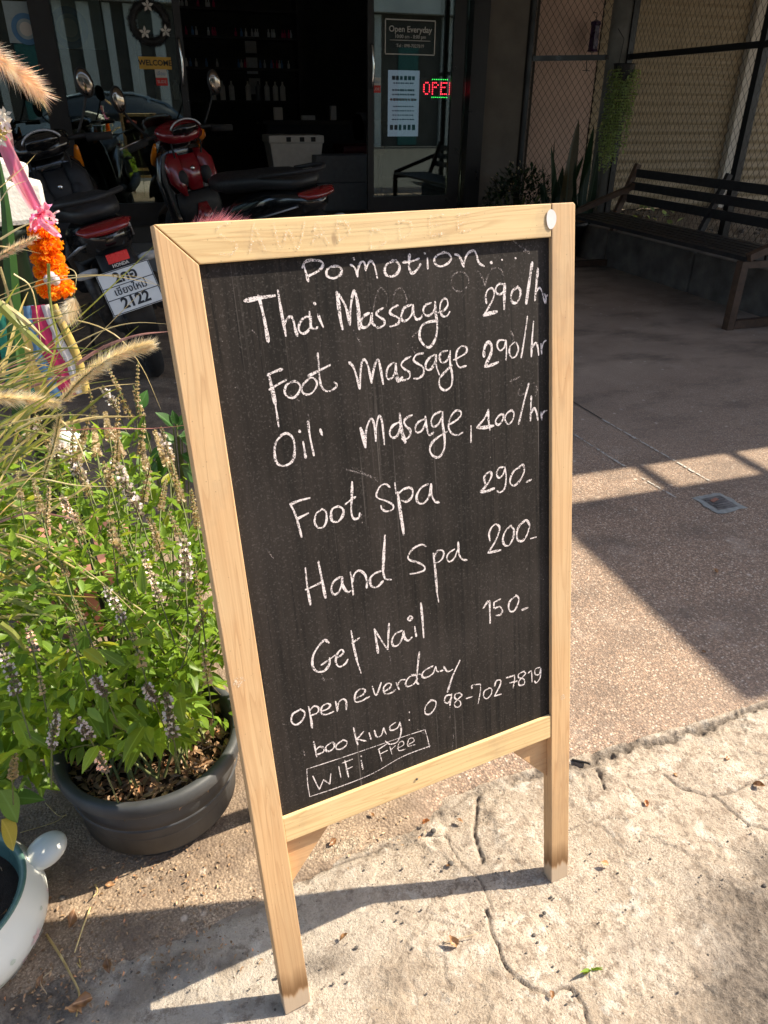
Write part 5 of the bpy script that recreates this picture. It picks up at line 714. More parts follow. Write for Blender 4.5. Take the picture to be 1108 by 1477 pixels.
bo = Vector(basil.location); stems = MB(); leaves = []
def spike_mesh(kind, L=.1):
    v = []; f = []; mi = []
    def tri(a, b, c, m_): i = len(v); v.extend([a, b, c]); f.append((i, i+1, i+2)); mi.append(m_)
    def petal(p, d, s, m_):
        sd = d.cross(Vector((random.gauss(0,1), random.gauss(0,1), random.gauss(0,1)))).normalized()*s*.5; q = p+d*s
        tri(p+sd*.4, p-sd*.4, q+sd, m_); tri(p-sd*.4, q-sd, q+sd, m_)
    nw = int(L/.0075)
    for k in range(nw):
        t = k/nw; y = t*L; r0 = .0056*(1-.45*t)
        for j in range(7):
            a = j*.9+k*.5+random.random()*.4; out = Vector((math.cos(a), .45, math.sin(a))).normalized(); p = Vector((math.cos(a)*r0*.35, y+random.uniform(-.0015, .0015), math.sin(a)*r0*.35))
            for q in range(3): petal(p, (out+Vector((random.gauss(0,.4), random.gauss(0,.4), random.gauss(0,.4)))).normalized(), r0*random.uniform(.55, .95), 0)
            if kind == 'w' and random.random() < (.5 if .1 < t < .8 else .15):
                pp = p+out*r0*.8
                for q in range(3): petal(pp, (out+Vector((random.gauss(0,.6), random.gauss(0,.6), random.gauss(0,.6)))).normalized(), .0042, 1)
    me = bpy.data.meshes.new('flower_spike'); me.from_pydata([tuple(x) for x in v], [], f); me.materials.append(M['purple' if kind == 'w' else 'dry']); me.materials.append(M['petal_w']); me.polygons.foreach_set('material_index', mi); me.update(); return me
SPK = {('w', .07): spike_mesh('w', .07), ('w', .10): spike_mesh('w', .10), ('w', .045): spike_mesh('w', .045), ('d', .05): spike_mesh('d', .05), ('d', .08): spike_mesh('d', .08), ('d', .11): spike_mesh('d', .11)}
def spike(kind, p0, p1):
    p0, p1 = Vector(p0), Vector(p1); L = (p1-p0).length; ks = min((k for k in SPK if k[0] == kind), key=lambda k: abs(k[1]-L))
    o = link('flower_spike', SPK[ks], basil, p0-bo); o.rotation_euler = orient(p1-p0, roll=random.random()*6).to_euler(); s_ = L/ks[1]; o.scale = (min(1.25, max(.8, s_)), s_, min(1.25, max(.8, s_)))
    st = crom([p0-(p1-p0).normalized()*.05+Vector((0,0,-.02)), p0, p1], 3); stems.tube([q-bo for q in st], .0011, 4, False)
spec = [('d',188,602,168,555),('d',158,632,150,582),('d',205,600,192,556),('d',240,668,212,590),('d',246,662,228,618),('d',175,655,160,608),('d',140,655,135,610),('d',212,680,205,640),
 ('w',200,742,160,650),('w',120,690,80,630),('d',262,722,240,645),('d',232,735,240,690),('d',138,600,128,560),('d',112,665,122,620),('w',232,868,202,792),('w',268,838,266,768),('w',178,895,150,842),('w',250,1062,238,995),('w',222,1010,212,985),
 ('w',75,1078,82,1022),('w',24,1000,2,930),('d',60,740,48,690),('w',105,752,88,712),('d',122,900,105,860),('w',152,1112,138,1082),('d',108,930,96,892),('d',205,960,190,905),('d',290,880,282,820),('d',285,760,276,705),('d',258,772,243,735),
 ('w',48,940,38,900),('d',62,1000,56,965),('d',300,985,292,930),('d',225,775,213,752),('w',128,1062,108,1052),('d',18,1120,22,1085),('d',120,770,108,735),('d',178,800,160,760),('d',95,830,86,800),('d',282,910,300,880),('w',150,1000,140,972),('d',30,720,26,680),('d',160,700,150,665)]
for k, x0, y0, x1, y1 in spec:
    up_ = y1 < 700; q = 1.06 if up_ else 1.0; a = surf(x0, y0, q); b_ = surf(x1, y1, q)
    if (a-b_).length > .14: b_ = a+(b_-a).normalized()*.13
    if (a-b_).length < .03: b_ = a+Vector((-.006, -.012, .045))
    spike(k, a, b_)
for q_ in range(20):
    x0 = random.uniform(20, 325); y0 = random.uniform(560, 800) if q_ < 34 else random.uniform(800, 1000); a = surf(x0, y0, 1.03); spike('d' if random.random() < .75 else 'w', a, a+Vector((random.uniform(-.02,.03), random.uniform(-.02,.02), random.uniform(.04,.085))))
# stems with opposite leaf pairs
for s_i in range(85):
    a = random.uniform(0, 2*PI); rr = math.sqrt(random.random())*.10; base = Vector((-.109+rr*math.cos(a), 1.067+rr*math.sin(a), .15))
    for _ in range(40):
        d = Vector((random.gauss(0,1), random.gauss(0,1), random.gauss(.25,1))).normalized(); k = random.uniform(.62, 1.0); tip = BC+Vector((d.x*BR.x, d.y*BR.y, d.z*BR.z))*k
        if tip.z > (.26 if tip.y < 1.03 and tip.x > -.22 else .13): break
    mid = base.lerp(tip, .5)+Vector((0,0,.05)); P = crom([base, mid, tip], 6); stems.tube([q-bo for q in P], [.0028-.0016*i/(len(P)-1) for i in range(len(P))], 5, False)
    for i in range(3, len(P)):
        p = P[i]; t = (P[i]-P[i-1]).normalized(); ph = random.uniform(0, PI)+i*PI/2; s0 = random.uniform(.026, .052)*(1.1-.35*i/len(P))
        x = t.cross(Vector((0,0,1))); x = x.normalized() if x.length > .05 else Vector((1,0,0)); y = t.cross(x)
        for sg in (0, PI):
            dd = (x*math.cos(ph+sg)+y*math.sin(ph+sg)+t*.45+Vector((0,0,random.uniform(-.35,.25)))).normalized(); leaves.append((p-bo, orient(dd, roll=random.uniform(-.5,.5)), s0, random.random()))
    for q in range(4):
        dd = ((P[-1]-P[-2]).normalized()+Vector((random.gauss(0,.8), random.gauss(0,.8), random.gauss(0,.6)))).normalized(); leaves.append((P[-1]-bo, orient(dd, roll=random.uniform(-.6,.6)), random.uniform(.012, .024), random.random()))
for k in range(5200):   # side shoots filling the crown
    d = Vector((random.gauss(0,1), random.gauss(0,1), random.gauss(.1,1))).normalized(); kk = random.uniform(.5, 1.03)**.6; p = BC+Vector((d.x*BR.x, d.y*BR.y, d.z*BR.z))*kk
    if fbm(np.array(p.x*14), np.array(p.y*14+p.z*17), 77, 2) < .44 or p.z < .155+(.10 if p.y < 1.02 and p.x > -.22 else 0): continue
    if p.x > .035+.45*(p.y-.85) and p.y < 1.15: continue
    dd = (d*.7+Vector((random.gauss(0,.7), random.gauss(0,.7), random.gauss(0,.5)))).normalized(); leaves.append((p-bo, orient(dd, roll=random.uniform(-.6,.6)), random.choice([.02, .028, .038, .05])*(1.2 if p.z < .42 else .85), random.random()))
def pix(p):
    d = Vector(p)-CO; z = d.dot(CF); return 554+FPX*d.dot(CR)/z, 738.5-FPX*d.dot(CU)/z, z
PB_ = ([-999, 60, 80, 130, 200, 270, 345, 2000], [1140, 1135, 1100, 1096, 1085, 1068, 1035, 1035])
leaves = [l for l in leaves if pix(l[0]+bo)[1]+l[2]*380 < np.interp(pix(l[0]+bo)[0], *PB_)+6]
leaves.sort(key=lambda l: -(l[2]/(pix(l[0]+bo)[2])) + (0 if -20 < pix(l[0]+bo)[0] < 340 else 9)+ (.0 if (l[0]+bo-BC).dot(CO-BC) > .08 else 5))
LM = [leaf_mesh('leaf', M['basil'], 5, w, fo, cu) for w, fo, cu in ((.40,.2,.3), (.46,.15,.5), (.36,.3,.15), (.42,.1,-.1))]
for (p, R, s, sh) in leaves[:295]: link('leaf', random.choice(LM), basil, p, R.to_euler(), s)
v_, f_ = lv(4, .42, .2, .3); o = leaves_np(leaves[295:], v_, f_, 'small_leaves', M['basil'], basil); o['kind'] = 'stuff'
stems.build('stems', M['stem'], basil, True)
# its pot
R_, H_, RB = .1684, .1816, .1270
pot = thing('black_pot', 'round black plastic pot full of mulch, holding the basil', 'pot', (-.109, 1.067, -.002))
m = MB(); m.lathe([(0, .002), (RB-.004, .0), (RB, .004), (RB+.006, .02), (R_-.022, H_-.034), (R_-.018, H_-.03)], n=64); m.lathe([(R_-.020, H_-.034), (R_-.024, .03), (.0, .03)], n=64); m.build('body', M['black_plastic'], pot, True)
m = MB(); m.lathe([(R_-.019, H_-.036), (R_-.004, H_-.032), (R_, H_-.026), (R_+.001, H_-.006), (R_-.004, H_), (R_-.014, H_), (R_-.019, H_-.006), (R_-.021, H_-.036)], n=64); m.build('rim', M['black_plastic'], pot, True)
for k in range(3): m = MB(); r_ = RB+.008+k*.009; m.lathe([(r_, .04+k*.03), (r_+.0022, .042+k*.03), (r_, .045+k*.03)], n=64); m.build('ridge', M['black_plastic'], pot, True)
def soil(par, r, z, name='soil'):
    n = 26; vs = [(0,0,z)]; fs = []
    for i in range(1, 9):
        for j in range(n): a = 2*PI*j/n; q = r*i/8; vs.append((q*math.cos(a), q*math.sin(a), z+random.uniform(-.005, .005)))
    for j in range(n): fs.append((0, 1+j, 1+(j+1) % n))
    for i in range(7):
        for j in range(n): fs.append((1+i*n+j, 1+(i+1)*n+j, 1+(i+1)*n+(j+1) % n, 1+i*n+(j+1) % n))
    m = MB(); m.add(vs, fs); o = m.build(name, M['soil'], par, True); o['kind'] = 'stuff'; return o
soil(pot, R_-.02, H_-.045)
def mulch(par, r, z, n, s0=.008, s1=.028, name='mulch'):
    lst = []; v_, f_ = lv(3, .38, .25, .5)
    for k in range(n):
        a = random.uniform(0, 2*PI); q = r*math.sqrt(random.random()); d = Vector((random.gauss(0,1), random.gauss(0,1), random.gauss(0,.35))).normalized()
        lst.append((Vector((q*math.cos(a), q*math.sin(a), z+random.uniform(-.002, .014))), orient(d, roll=random.uniform(-2, 2)), random.uniform(s0, s1), random.random()))
    o = leaves_np(lst, v_, f_, name, M['mulch'], par); o['kind'] = 'stuff'; return o
mulch(pot, R_-.024, H_-.04, 1500)
# white enamel pot at the lower left
CC = Vector((-.4393, .8619, -.004)); R2, H2_ = .1273, .134
ep = thing('enamel_pot', 'white enamel pot with green inside and faded pink flowers, lower left corner', 'pot', CC)
prof = [(0, .0), (.085, .0), (.105, .008), (.130, .030), (.146, .060), (.148, .080), (.143, .100), (.133, .118), (R2+.001, .131), (R2, H2_)]
m = MB(); m.lathe(prof, n=72); m.build('body', M['enamel'], ep, True)
m = MB(); m.lathe([(R2+.001, H2_-.001), (R2, H2_+.002), (R2-.003, H2_+.002), (R2-.011, H2_-.004), (R2-.009, .11), (.11, .09)], n=72); m.build('green_lining', M['green_glaze'], ep, True)
hp = at(50, 1232, .915)-CC; m = MB(); rp = Vector((R2*.985, .035, .118)); hdir = Vector((hp.x-rp.x, hp.y-rp.y, 0)).normalized()
m.ball(Vector((.148, .060, .112)), (.036, .029, .021), 24, 16, Matrix.Rotation(rad(28), 3, 'Z') @ Matrix.Rotation(rad(-12), 3, 'Y')); m.loft([((.118,.045,.100),.020,.016,0),((.135,.052,.106),.019,.015,0)]); m.build('handle', M['enamel'], ep, True)
M['pinkprint'] = simple('faded_pink_print', (.74, .56, .58), .3, var=.1); M['greyprint'] = simple('grey_print', (.30, .34, .33), .4); M['greenprint'] = simple('faded_green_print', (.56, .62, .54), .3)
def on_body(ang, z): 
    for (r0, z0), (r1, z1) in zip(prof[:-1], prof[1:]):
        if z0 <= z <= z1 and z1 > z0: r = r0+(r1-r0)*(z-z0)/(z1-z0)+.0006; return Vector((r*math.cos(ang), r*math.sin(ang), z))
    return Vector((.15*math.cos(ang), .15*math.sin(ang), z))
def decal(ang, z, s, mat, n=6, star=True):
    m = MB(); c = on_body(ang, z)+Vector((math.cos(ang), math.sin(ang), 0))*.0006; vs = [c]
    for k in range(n*2): a = PI*k/n; rr = s*(1 if k % 2 == 0 or not star else .45); vs.append(on_body(ang+math.cos(a)*rr/.145, z+math.sin(a)*rr*.9)+Vector((math.cos(ang), math.sin(ang), 0))*.0004)
    m.add(vs, [(0, 1+k, 1+(k+1) % (2*n)) for k in range(2*n)]); m.build('printed_flower' if star else 'printed_leaf', M[mat], ep)
for an, z, s_, mt, st in [(-.42,.068,.016,'pinkprint',True), (-.62,.055,.010,'pinkprint',True), (-.15,.05,.008,'pinkprint',True), (-.9,.045,.006,'greenprint',False), (-.75,.082,.005,'greenprint',False), (-.3,.035,.006,'greenprint',False), (-.55,.03,.006,'pinkprint',False), (.05,.08,.006,'pinkprint',True), (-1.1,.07,.012,'pinkprint',True), (-.2,.09,.004,'greenprint',False)]: decal(an, z, s_, mt, 6 if st else 3, st)
m = MB()
for an, z in [(-.36,.035), (-.72,.028)]:
    P = [on_body(an+.02*k-.06, z+.004*k)+Vector((.0012,-.0012,0)) for k in range(7)]
    m.tube(P, .0005, 4)
m.build('grey_lettering_stroke', M['greyprint'], ep)
soil(ep, .112, .095); mulch(ep, .105, .098, 90, .008, .02)
sd = thing('seedling', 'young plant with broad green leaves and one yellowing leaf in the enamel pot', 'plant', CC+Vector((.045, .03, .095))); so = Vector(sd.location)
m = MB(); m.tube([Vector((0,0,0)), Vector((.01,0,.05)), Vector((.012,.005,.085))], .0022, 6); m.build('stem', M['terracotta'], sd)
M['seed_leaf'] = leafmat('seedling_leaf', (.06, .15, .03), (.11, .22, .045), .35); M['yellow_leaf'] = leafmat('yellowing_leaf', (.30, .26, .05), (.40, .33, .06), .35)
sl = leaf_mesh('leaf', M['seed_leaf'], 8, .52, .12, .25); yl = leaf_mesh('yellow_leaf', M['yellow_leaf'], 8, .55, .1, .45)
for (x0, y0, x1, y1, me_, Yd) in [(5,1150,62,1150,sl,.93), (0,1140,30,1185,sl,.90), (2,1182,30,1224,yl,.885), (-10,1150,-40,1120,sl,.95), (0,1145,10,1095,sl,1.0)]:
    a = at(x0, y0, Yd); b_ = at(x1, y1, Yd-.01); o = link(me_.name, me_, sd, a-so, orient(b_-a, roll=random.uniform(-.2,.2)).to_euler(), (b_-a).length*1.05)
    if me_ is yl: o['label'] = 'yellow and red-tinged leaf drooping over the rim'
# broad-leaved shrub behind the basil, between it and the board
sh = thing('leafy_shrub', 'low plant with plain ovate leaves between the basil and the board', 'plant', (0.0, 1.62, 0)); m = MB(); ho = Vector(sh.location)
hl = leaf_mesh('leaf', M['dark_leaf'], 6, .62, .15, .25)
for (x0, y0, x1, y1) in [(255,620,268,600),(250,615,232,598),(262,630,285,622),(258,628,282,640),(236,645,218,660),(240,650,232,682),(262,655,288,668),(250,640,240,625),(270,640,296,652),(215,640,200,622),(262,672,290,690),(225,665,212,690),(200,590,210,568),(255,612,250,596),(245,690,262,708),(180,640,160,630)]:
    a = at(x0, y0, 1.55); b_ = at(x1, y1, 1.55+random.uniform(-.02,.02)); link('leaf', hl, sh, a-ho, orient(b_-a, up=(0,-.6,.8), roll=random.uniform(-.4,.4)).to_euler(), (b_-a).length*1.25); m.tube([a-ho, (a-ho)*.6+Vector((0,0,0)), Vector((0,0,.02))], .0014, 4)
m.build('stems', M['stem'], sh)
# ------------------------------------------------------------------ fountain grass
fg = thing('fountain_grass', 'tall arching fountain grass with fluffy seed heads at the left edge', 'grass plant', (-.48, 1.25, 0)); fo = Vector(fg.location)
nblade = 0
def blade(P, w, mat='grass', name='blade'):
    P = crom(P, 5); n = len(P); vs = []; side = (P[-1]-P[0]).cross(Vector((random.gauss(0,.3), -1, .8))).normalized()
    for i, p in enumerate(P):
        t = (P[min(i+1, n-1)]-P[max(i-1, 0)]).normalized(); s_ = (side-t*side.dot(t)).normalized(); k = w/2*(1-(i/(n-1))**2.2*.93); nn = t.cross(s_)
        vs += [p-fo+s_*k+nn*k*.35, p-fo, p-fo-s_*k+nn*k*.35]
    me = bpy.data.meshes.new(name); me.from_pydata([tuple(v) for v in vs], [], [f for i in range(n-1) for f in ((3*i, 3*i+1, 3*i+4, 3*i+3), (3*i+1, 3*i+2, 3*i+5, 3*i+4))]); me.materials.append(M[mat]); me.update()
    return link(name, me, fg)
def pb(pts, w, mat='grass', **k): return blade([at(x, y, Y) for x, y, Y in pts], w, mat, **k)
G_ = 'grass'; St = 'straw'
for pts, w, mt in [
 ([(-30,700,1.25),(40,640,1.2),(120,540,1.15),(200,470,1.1),(240,330,1.1)][:4], .0045, G_), ([(0,560,1.2),(100,470,1.15),(180,395,1.1),(232,345,1.08)], .003, G_),
 ([(-20,440,1.2),(60,410,1.15),(130,398,1.12),(175,400,1.1),(232,412,1.08)], .0022, St), ([(-10,430,1.3),(40,410,1.25),(90,398,1.2),(190,398,1.15),(232,413,1.1)], .0016, St),
 ([(0,478,1.2),(30,462,1.2),(100,460,1.15),(165,482,1.1),(205,530,1.1),(232,590,1.1)], .0026, St), ([(-20,550,1.2),(60,520,1.15),(140,480,1.12),(190,466,1.1),(242,467,1.08)], .0026, St),
 ([(110,525,1.1),(150,500,1.1),(200,483,1.08),(245,478,1.08)], .0055, 'pinkblade'), ([(-10,430,1.1),(30,470,1.1),(62,500,1.08),(78,512,1.08)], .012, G_), ([(0,436,1.12),(36,462,1.1),(66,490,1.1)], .009, St),
 ([(70,380,1.2),(72,430,1.2),(80,475,1.18),(92,520,1.15)], .0045, G_), ([(60,560,1.2),(75,520,1.18),(82,480,1.16),(70,440,1.15)], .004, G_),
 ([(-20,620,1.2),(60,590,1.15),(140,560,1.1),(200,553,1.1)], .003, St), ([(90,612,1.1),(140,602,1.1),(198,601,1.08)], .006, St), ([(80,622,1.15),(150,618,1.1),(220,618,1.1),(296,610,1.06)], .002, 'pinkblade'),
 ([(-20,790,1.1),(20,770,1.05),(90,800,.98),(170,860,.92),(230,925,.9),(285,960,.9)][:5], .0028, St), ([(-30,765,1.1),(30,775,1.05),(110,820,1.0),(190,870,.95),(232,905,.93),(318,1002,.9)], .0028, St),
 ([(-20,785,1.1),(30,790,1.05),(80,815,1.0),(100,835,.98)], .0028, St), ([(-20,820,1.0),(40,845,1.0),(80,858,.95),(150,862,.95)], .005, G_), ([(-20,850,1.0),(40,875,.98),(100,900,.95),(140,930,.92)], .007, G_),
 ([(-20,800,1.1),(60,840,1.0),(150,890,.95),(170,915,.92)], .004, G_), ([(0,900,.9),(20,915,.9),(40,940,.9),(55,955,.9)], .009, G_), ([(-20,640,1.2),(20,600,1.2),(60,560,1.18),(95,480,1.15),(108,420,1.12)], .002, G_),
 ([(0,640,1.2),(60,600,1.15),(105,560,1.1),(190,545,1.1),(215,595,1.08)][:4], .0025, G_), ([(-20,690,1.2),(50,640,1.15),(110,600,1.1),(148,570,1.1),(170,560,1.08)], .006, G_), ([(-10,720,1.2),(60,680,1.15),(120,650,1.1),(165,622,1.1)], .005, G_),
 ([(0,560,1.3),(50,525,1.2),(110,470,1.2),(152,440,1.2)], .002, G_), ([(40,640,1.2),(42,580,1.2),(44,505,1.2)], .0055, St), ([(44,505,1.2),(30,500,1.2),(0,500,1.22)], .003, St),
 ([(0,540,1.2),(50,525,1.2),(100,538,1.15)], .003, St), ([(20,395,1.2),(45,415,1.2),(55,462,1.2),(60,500,1.2)], .0022, St), ([(0,385,1.2),(20,450,1.2),(45,520,1.2),(50,560,1.2)], .004, St),
 ([(0,270,1.25),(35,240,1.22),(52,222,1.2)], .0018, St), ([(0,290,1.2),(15,270,1.2),(40,260,1.2)], .002, St), ([(0,345,1.2),(25,330,1.2),(48,320,1.2)], .0035, St), ([(0,355,1.3),(25,358,1.3),(60,366,1.25)], .0022, St),
 ([(95,385,1.15),(108,392,1.15),(110,405,1.14),(106,430,1.14)], .0014, St), ([(60,560,1.1),(110,515,1.1),(180,445,1.1),(215,410,1.1)], .0016, St), ([(0,700,1.1),(50,690,1.05),(110,700,1.02),(170,702,1.0)], .003, St),
 ([(-20,760,1.1),(40,740,1.05),(90,745,1.0),(110,750,1.0)], .004, 'pinkblade'), ([(20,620,1.1),(70,600,1.08),(105,625,1.05),(130,680,1.0)], .005, St), ([(0,640,1.12),(70,560,1.1),(90,540,1.1)], .005, G_),
 ([(250,905,.98),(280,935,.95),(310,1003,.92)][:2], .002, St), ([(0,900,1.0),(60,960,.9),(60,1000,.9)][:2], .004, G_)]: pb(pts, w, mt); nblade += 1
for k in range(150):
    y0 = random.uniform(520, 900); x0 = random.uniform(-70, 20); ang = random.gauss(-.55, .5); L = random.uniform(90, 230); Y0 = random.uniform(1.05, 1.45); dr_ = random.uniform(.0, .5)
    P = []
    for i in range(5):
        t = i/4; P.append((x0+L*t*math.cos(ang), y0+L*t*math.sin(ang)+dr_*L*t*t*.7, Y0-.10*t))
    if P[-1][0] > 170: continue
    pb(P, random.choice([.0018, .0025, .0035, .005, .006]), random.choice([G_, G_, St, St, G_, 'pinkblade'] if k % 3 else [St, G_]))
def seed_head(pts, r0, n, mat, tip=.6, name='seed_head', label=None):
    P = crom([at(x, y, Y) for x, y, Y in pts], 8); m_ = len(P); v = []; A = []
    ax = MB(); ax.tube([p-fo for p in P], .0014, 5)
    for k in range(n):
        u_ = random.random()**.9*(m_-1.01); i = int(u_); p = P[i].lerp(P[i+1], u_-i); t = (P[i+1]-P[i]).normalized(); q = Vector((random.gauss(0,1), random.gauss(0,1), random.gauss(0,1))); q = (q-t*q.dot(t)).normalized()
        tt = u_/(m_-1); rr = r0*(.55+.45*math.sin(PI*min(1, tt*.85+.12)))*random.choice([random.uniform(.35, 1.0), random.uniform(.6, 1.5)]); d = (q+t*random.uniform(.35, 1.0)).normalized(); e = p+d*rr+t*rr*.3*(1+2*max(0, tt-.85)/.15*tip)
        s_ = d.cross(CF).normalized()*.00028; m1 = p.lerp(e, .5)+Vector((0,0,-.0006)); v += [p+s_, p-s_, m1+s_*.8, m1-s_*.8, e]; A += [random.random()]*5
    v = np.array([tuple(x-fo) for x in v]); nn = len(v)//5; b5 = np.arange(nn)[:, None]*5; f = np.concatenate([b5+np.array([[0,1,3]]), b5+np.array([[0,3,2]]), b5+np.array([[2,3,4]])])
    o = link(name, np_mesh(name, v, f, M[mat]), fg); at_ = o.data.attributes.new('shade', 'FLOAT', 'POINT'); at_.data.foreach_set('value', np.array(A, np.float32)); ax.build('head_axis', M['stem'], o)
    if label: o['label'] = label
    return o
seed_head([(-60,50,1.1),(-20,72,1.1),(15,98,1.1),(38,115,1.1),(56,132,1.1)], .019, 2000, 'bristle_p', 1.2, label='pinkish fluffy seed head reaching in at the upper left')
seed_head([(88,580,1.08),(120,545,1.06),(160,517,1.05),(195,503,1.05),(217,497,1.05)], .0155, 2900, 'bristle', .5, label='largest fluffy seed head, pointing right across the scooter')
seed_head([(-40,570,1.08),(0,574,1.07),(40,576,1.06),(82,582,1.05)], .015, 2200, 'bristle', .4, label='fluffy seed head lying level at the left edge')
seed_head([(108,428,1.12),(104,440,1.12),(98,458,1.12)], .019, 700, 'bristle', .4, label='small round burst seed head below the marigolds')
seed_head([(-10,375,1.15),(20,358,1.15),(52,342,1.15)], .008, 900, 'bristle_p', .4, label='thin pink seed head in front of the pale shrine block')
seed_head([(62,690,1.1),(78,640,1.08),(86,600,1.06)], .009, 900, 'bristle', .3)
sl_ = thing('broad_blade', 'wide dark green strap leaf rising past the pink ribbon', 'leaf', (0,0,0)); bpy.data.objects.remove(sl_)
fo_keep = fo; b_ = pb([(32,640,1.42),(24,520,1.45),(16,400,1.48),(8,300,1.5),(-4,215,1.52)], .030, 'dark_leaf', name='strap_leaf'); b_['label'] = 'wide dark green strap leaf rising past the pink ribbon'
# pink bottlebrush head that shows over the top of the board
pg = thing('pink_seed_plant', 'fuzzy pink flower head peeking over the top left of the board', 'plant', (.20, 1.6, 0)); fo = Vector(pg.location); fg_keep = fg; fg = pg
seed_head([(268,338,1.5),(300,328,1.5),(330,326,1.5),(368,336,1.5)], .028, 2600, 'bristle_m', .1)
m = MB(); m.tube(crom([at(300,332,1.5)-fo, Vector((.02,-.03,.5)), Vector((0,0,0))], 5), .003, 6); m.build('stalk', M['stem'], pg); fg = fg_keep; fo = fo_keep
# ------------------------------------------------------------------ small shrine with garland
sx = at(10, 290, 1.95); shr = thing('shrine', 'white plaster shrine block on a post wrapped in coloured sashes', 'shrine', (sx.x-.03, 1.98, 0)); hx = Vector(shr.location)
zt = at(30, 240, 1.9).z; zb = at(30, 335, 1.9).z
m = MB(); m.box((0, 0, (zb+zt)/2-.01), (.19, .14, zt-zb-.04), Matrix.Rotation(.35, 3, 'Z'), bev=.012); m.build('body', M['shrine'], shr)
m = MB(); m.box((-.03, .01, zt+.0), (.20, .16, .05), Matrix.Rotation(.35, 3, 'Z') @ Matrix.Rotation(.22, 3, 'Y'), bev=.012); m.build('roof_slab', M['shrine'], shr)
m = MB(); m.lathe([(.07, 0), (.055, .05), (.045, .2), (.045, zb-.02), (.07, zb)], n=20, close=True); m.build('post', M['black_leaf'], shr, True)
for i, (cn, x, w) in enumerate([('cloth_green', -.045, .045), ('cloth_yellow', -.005, .035), ('cloth_blue', .02, .03), ('cloth_red', .045, .04), ('cloth_white', .07, .02), ('cloth_yellow', .09, .018)]):
    m = MB(); vs = []; zc = at(50, 430, 1.9).z
    for r_ in range(9):
        t = r_/8; z = zc-.02-t*.22; o_ = math.sin(t*5+i)*.006; vs += [(x-w/2*(1+.5*t)+o_+t*.03, -.06-.02*t+.004*math.sin(r_*2+i), z), (x+o_+t*.03, -.068-.02*t, z), (x+w/2*(1+.5*t)+o_+t*.03, -.06-.02*t, z)]
    m.add(vs, [f for r_ in range(8) for f in ((3*r_, 3*r_+1, 3*r_+4, 3*r_+3), (3*r_+1, 3*r_+2, 3*r_+5, 3*r_+4))]); m.build('sash', M[cn], shr, True)
gr = thing('garland', 'orange marigold garland with a pink ribbon bow hanging at the left edge', 'garland', at(70, 330, 1.6)); go = Vector(gr.location)
def marigold(c, rx, rz, n=300):
    vs = []; fs = []
    for k in range(n):
        d = Vector((random.gauss(0,1), random.gauss(0,1), random.gauss(0,1))).normalized(); p = Vector((d.x*rx, d.y*rx, d.z*rz))*random.uniform(.72, .95); s_ = d.cross(Vector((random.gauss(0,1), random.gauss(0,1), random.gauss(0,1)))).normalized()*.0042; u_ = d.cross(s_).normalized(); e = p+d*.008+u_*.0035
        i = len(vs); vs += [p-s_*.6, p+s_*.6, e+s_, e-s_]; fs.append((i, i+1, i+2, i+3))
    o = link('marigold', np_mesh('marigold', [tuple(x) for x in vs], fs, M['marigold']), gr, c-go); at_ = o.data.attributes.new('shade', 'FLOAT', 'POINT'); at_.data.foreach_set('value', np.repeat(np.random.default_rng(len(vs)).random(n), 4).astype(np.float32)); return o
for (x, y, rx, rz) in [(63, 335, .023, .016), (66, 353, .027, .017), (69, 373, .026, .015), (74, 391, .028, .016), (80, 415, .033, .017)]:
    marigold(at(x, y, 1.6), rx, rz); o = MB(); o.ball((0,0,0), (rx*.8, rx*.8, rz*.8), 10, 6); o.build('flower_core', M['marigold'], gr, loc=at(x, y, 1.6)-go)
m = MB()
for (x, y) in [(70, 404), (80, 404), (75, 400)]: m.ball(at(x, y, 1.57)-go, (.009, .009, .011), 8, 6)
m.build('jasmine_buds', M['petal_w'], gr, True)
def strip(P, w, mat, par, o_, name='ribbon', tw=0):
    P = crom(P, 6); n = len(P); vs = []
    for i, p in enumerate(P):
        t = (P[min(i+1, n-1)]-P[max(i-1, 0)]).normalized(); a = tw*i/n; s_ = t.cross(CF).normalized(); nn = t.cross(s_); s_ = s_*math.cos(a)+nn*math.sin(a); ww = w if not callable(w) else w(i/(n-1)); k = ww/2
        vs += [p-o_-s_*k, p-o_-s_*k*.3+nn*k*.25, p-o_+s_*k*.3-nn*k*.1, p-o_+s_*k+nn*k*.1]
    m = MB(); m.add(vs, [(4*i+j, 4*i+j+1, 4*i+j+5, 4*i+j+4) for i in range(n-1) for j in range(3)]); return m.build(name, M[mat], par, True)
strip([at(-12, 160, 1.6), at(8, 215, 1.6), at(28, 262, 1.6), at(50, 300, 1.6)], .024, 'pink_ribbon', gr, go, tw=.5)
strip([at(-6, 175, 1.59), at(18, 225, 1.59), at(40, 270, 1.59), at(55, 302, 1.59)], .016, 'pink_ribbon', gr, go, tw=-.4)
for k, (x, y) in enumerate([(48,325),(60,328),(78,322),(84,340),(66,308),(52,312),(46,332),(72,300),(62,320)]):
    c = at(58, 310, 1.57); e = at(x, y, 1.57+random.uniform(-.03,.02)); md = c.lerp(e, .6)+Vector((random.gauss(0,.008), -.02, .012)); strip([c, md, e, c.lerp(e, .4)+Vector((0,.006,-.004))], .012, 'pink_ribbon', gr, go, name='bow_loop', tw=1.2)
strip([at(68, 322, 1.57), at(80, 332, 1.56), at(89, 342, 1.55)], lambda t: .008*(1-t)+.001, 'petal_w', gr, go, name='ribbon_tail')
for (x0,y0,x1,y1) in [(72,316,84,318),(74,320,84,322),(70,310,80,312),(74,312,86,304)]: strip([at(x0,y0,1.57), at((x0+x1)/2, (y0+y1)/2-1, 1.56), at(x1,y1,1.56)], .004, 'petal_w', gr, go, name='ribbon_tail')
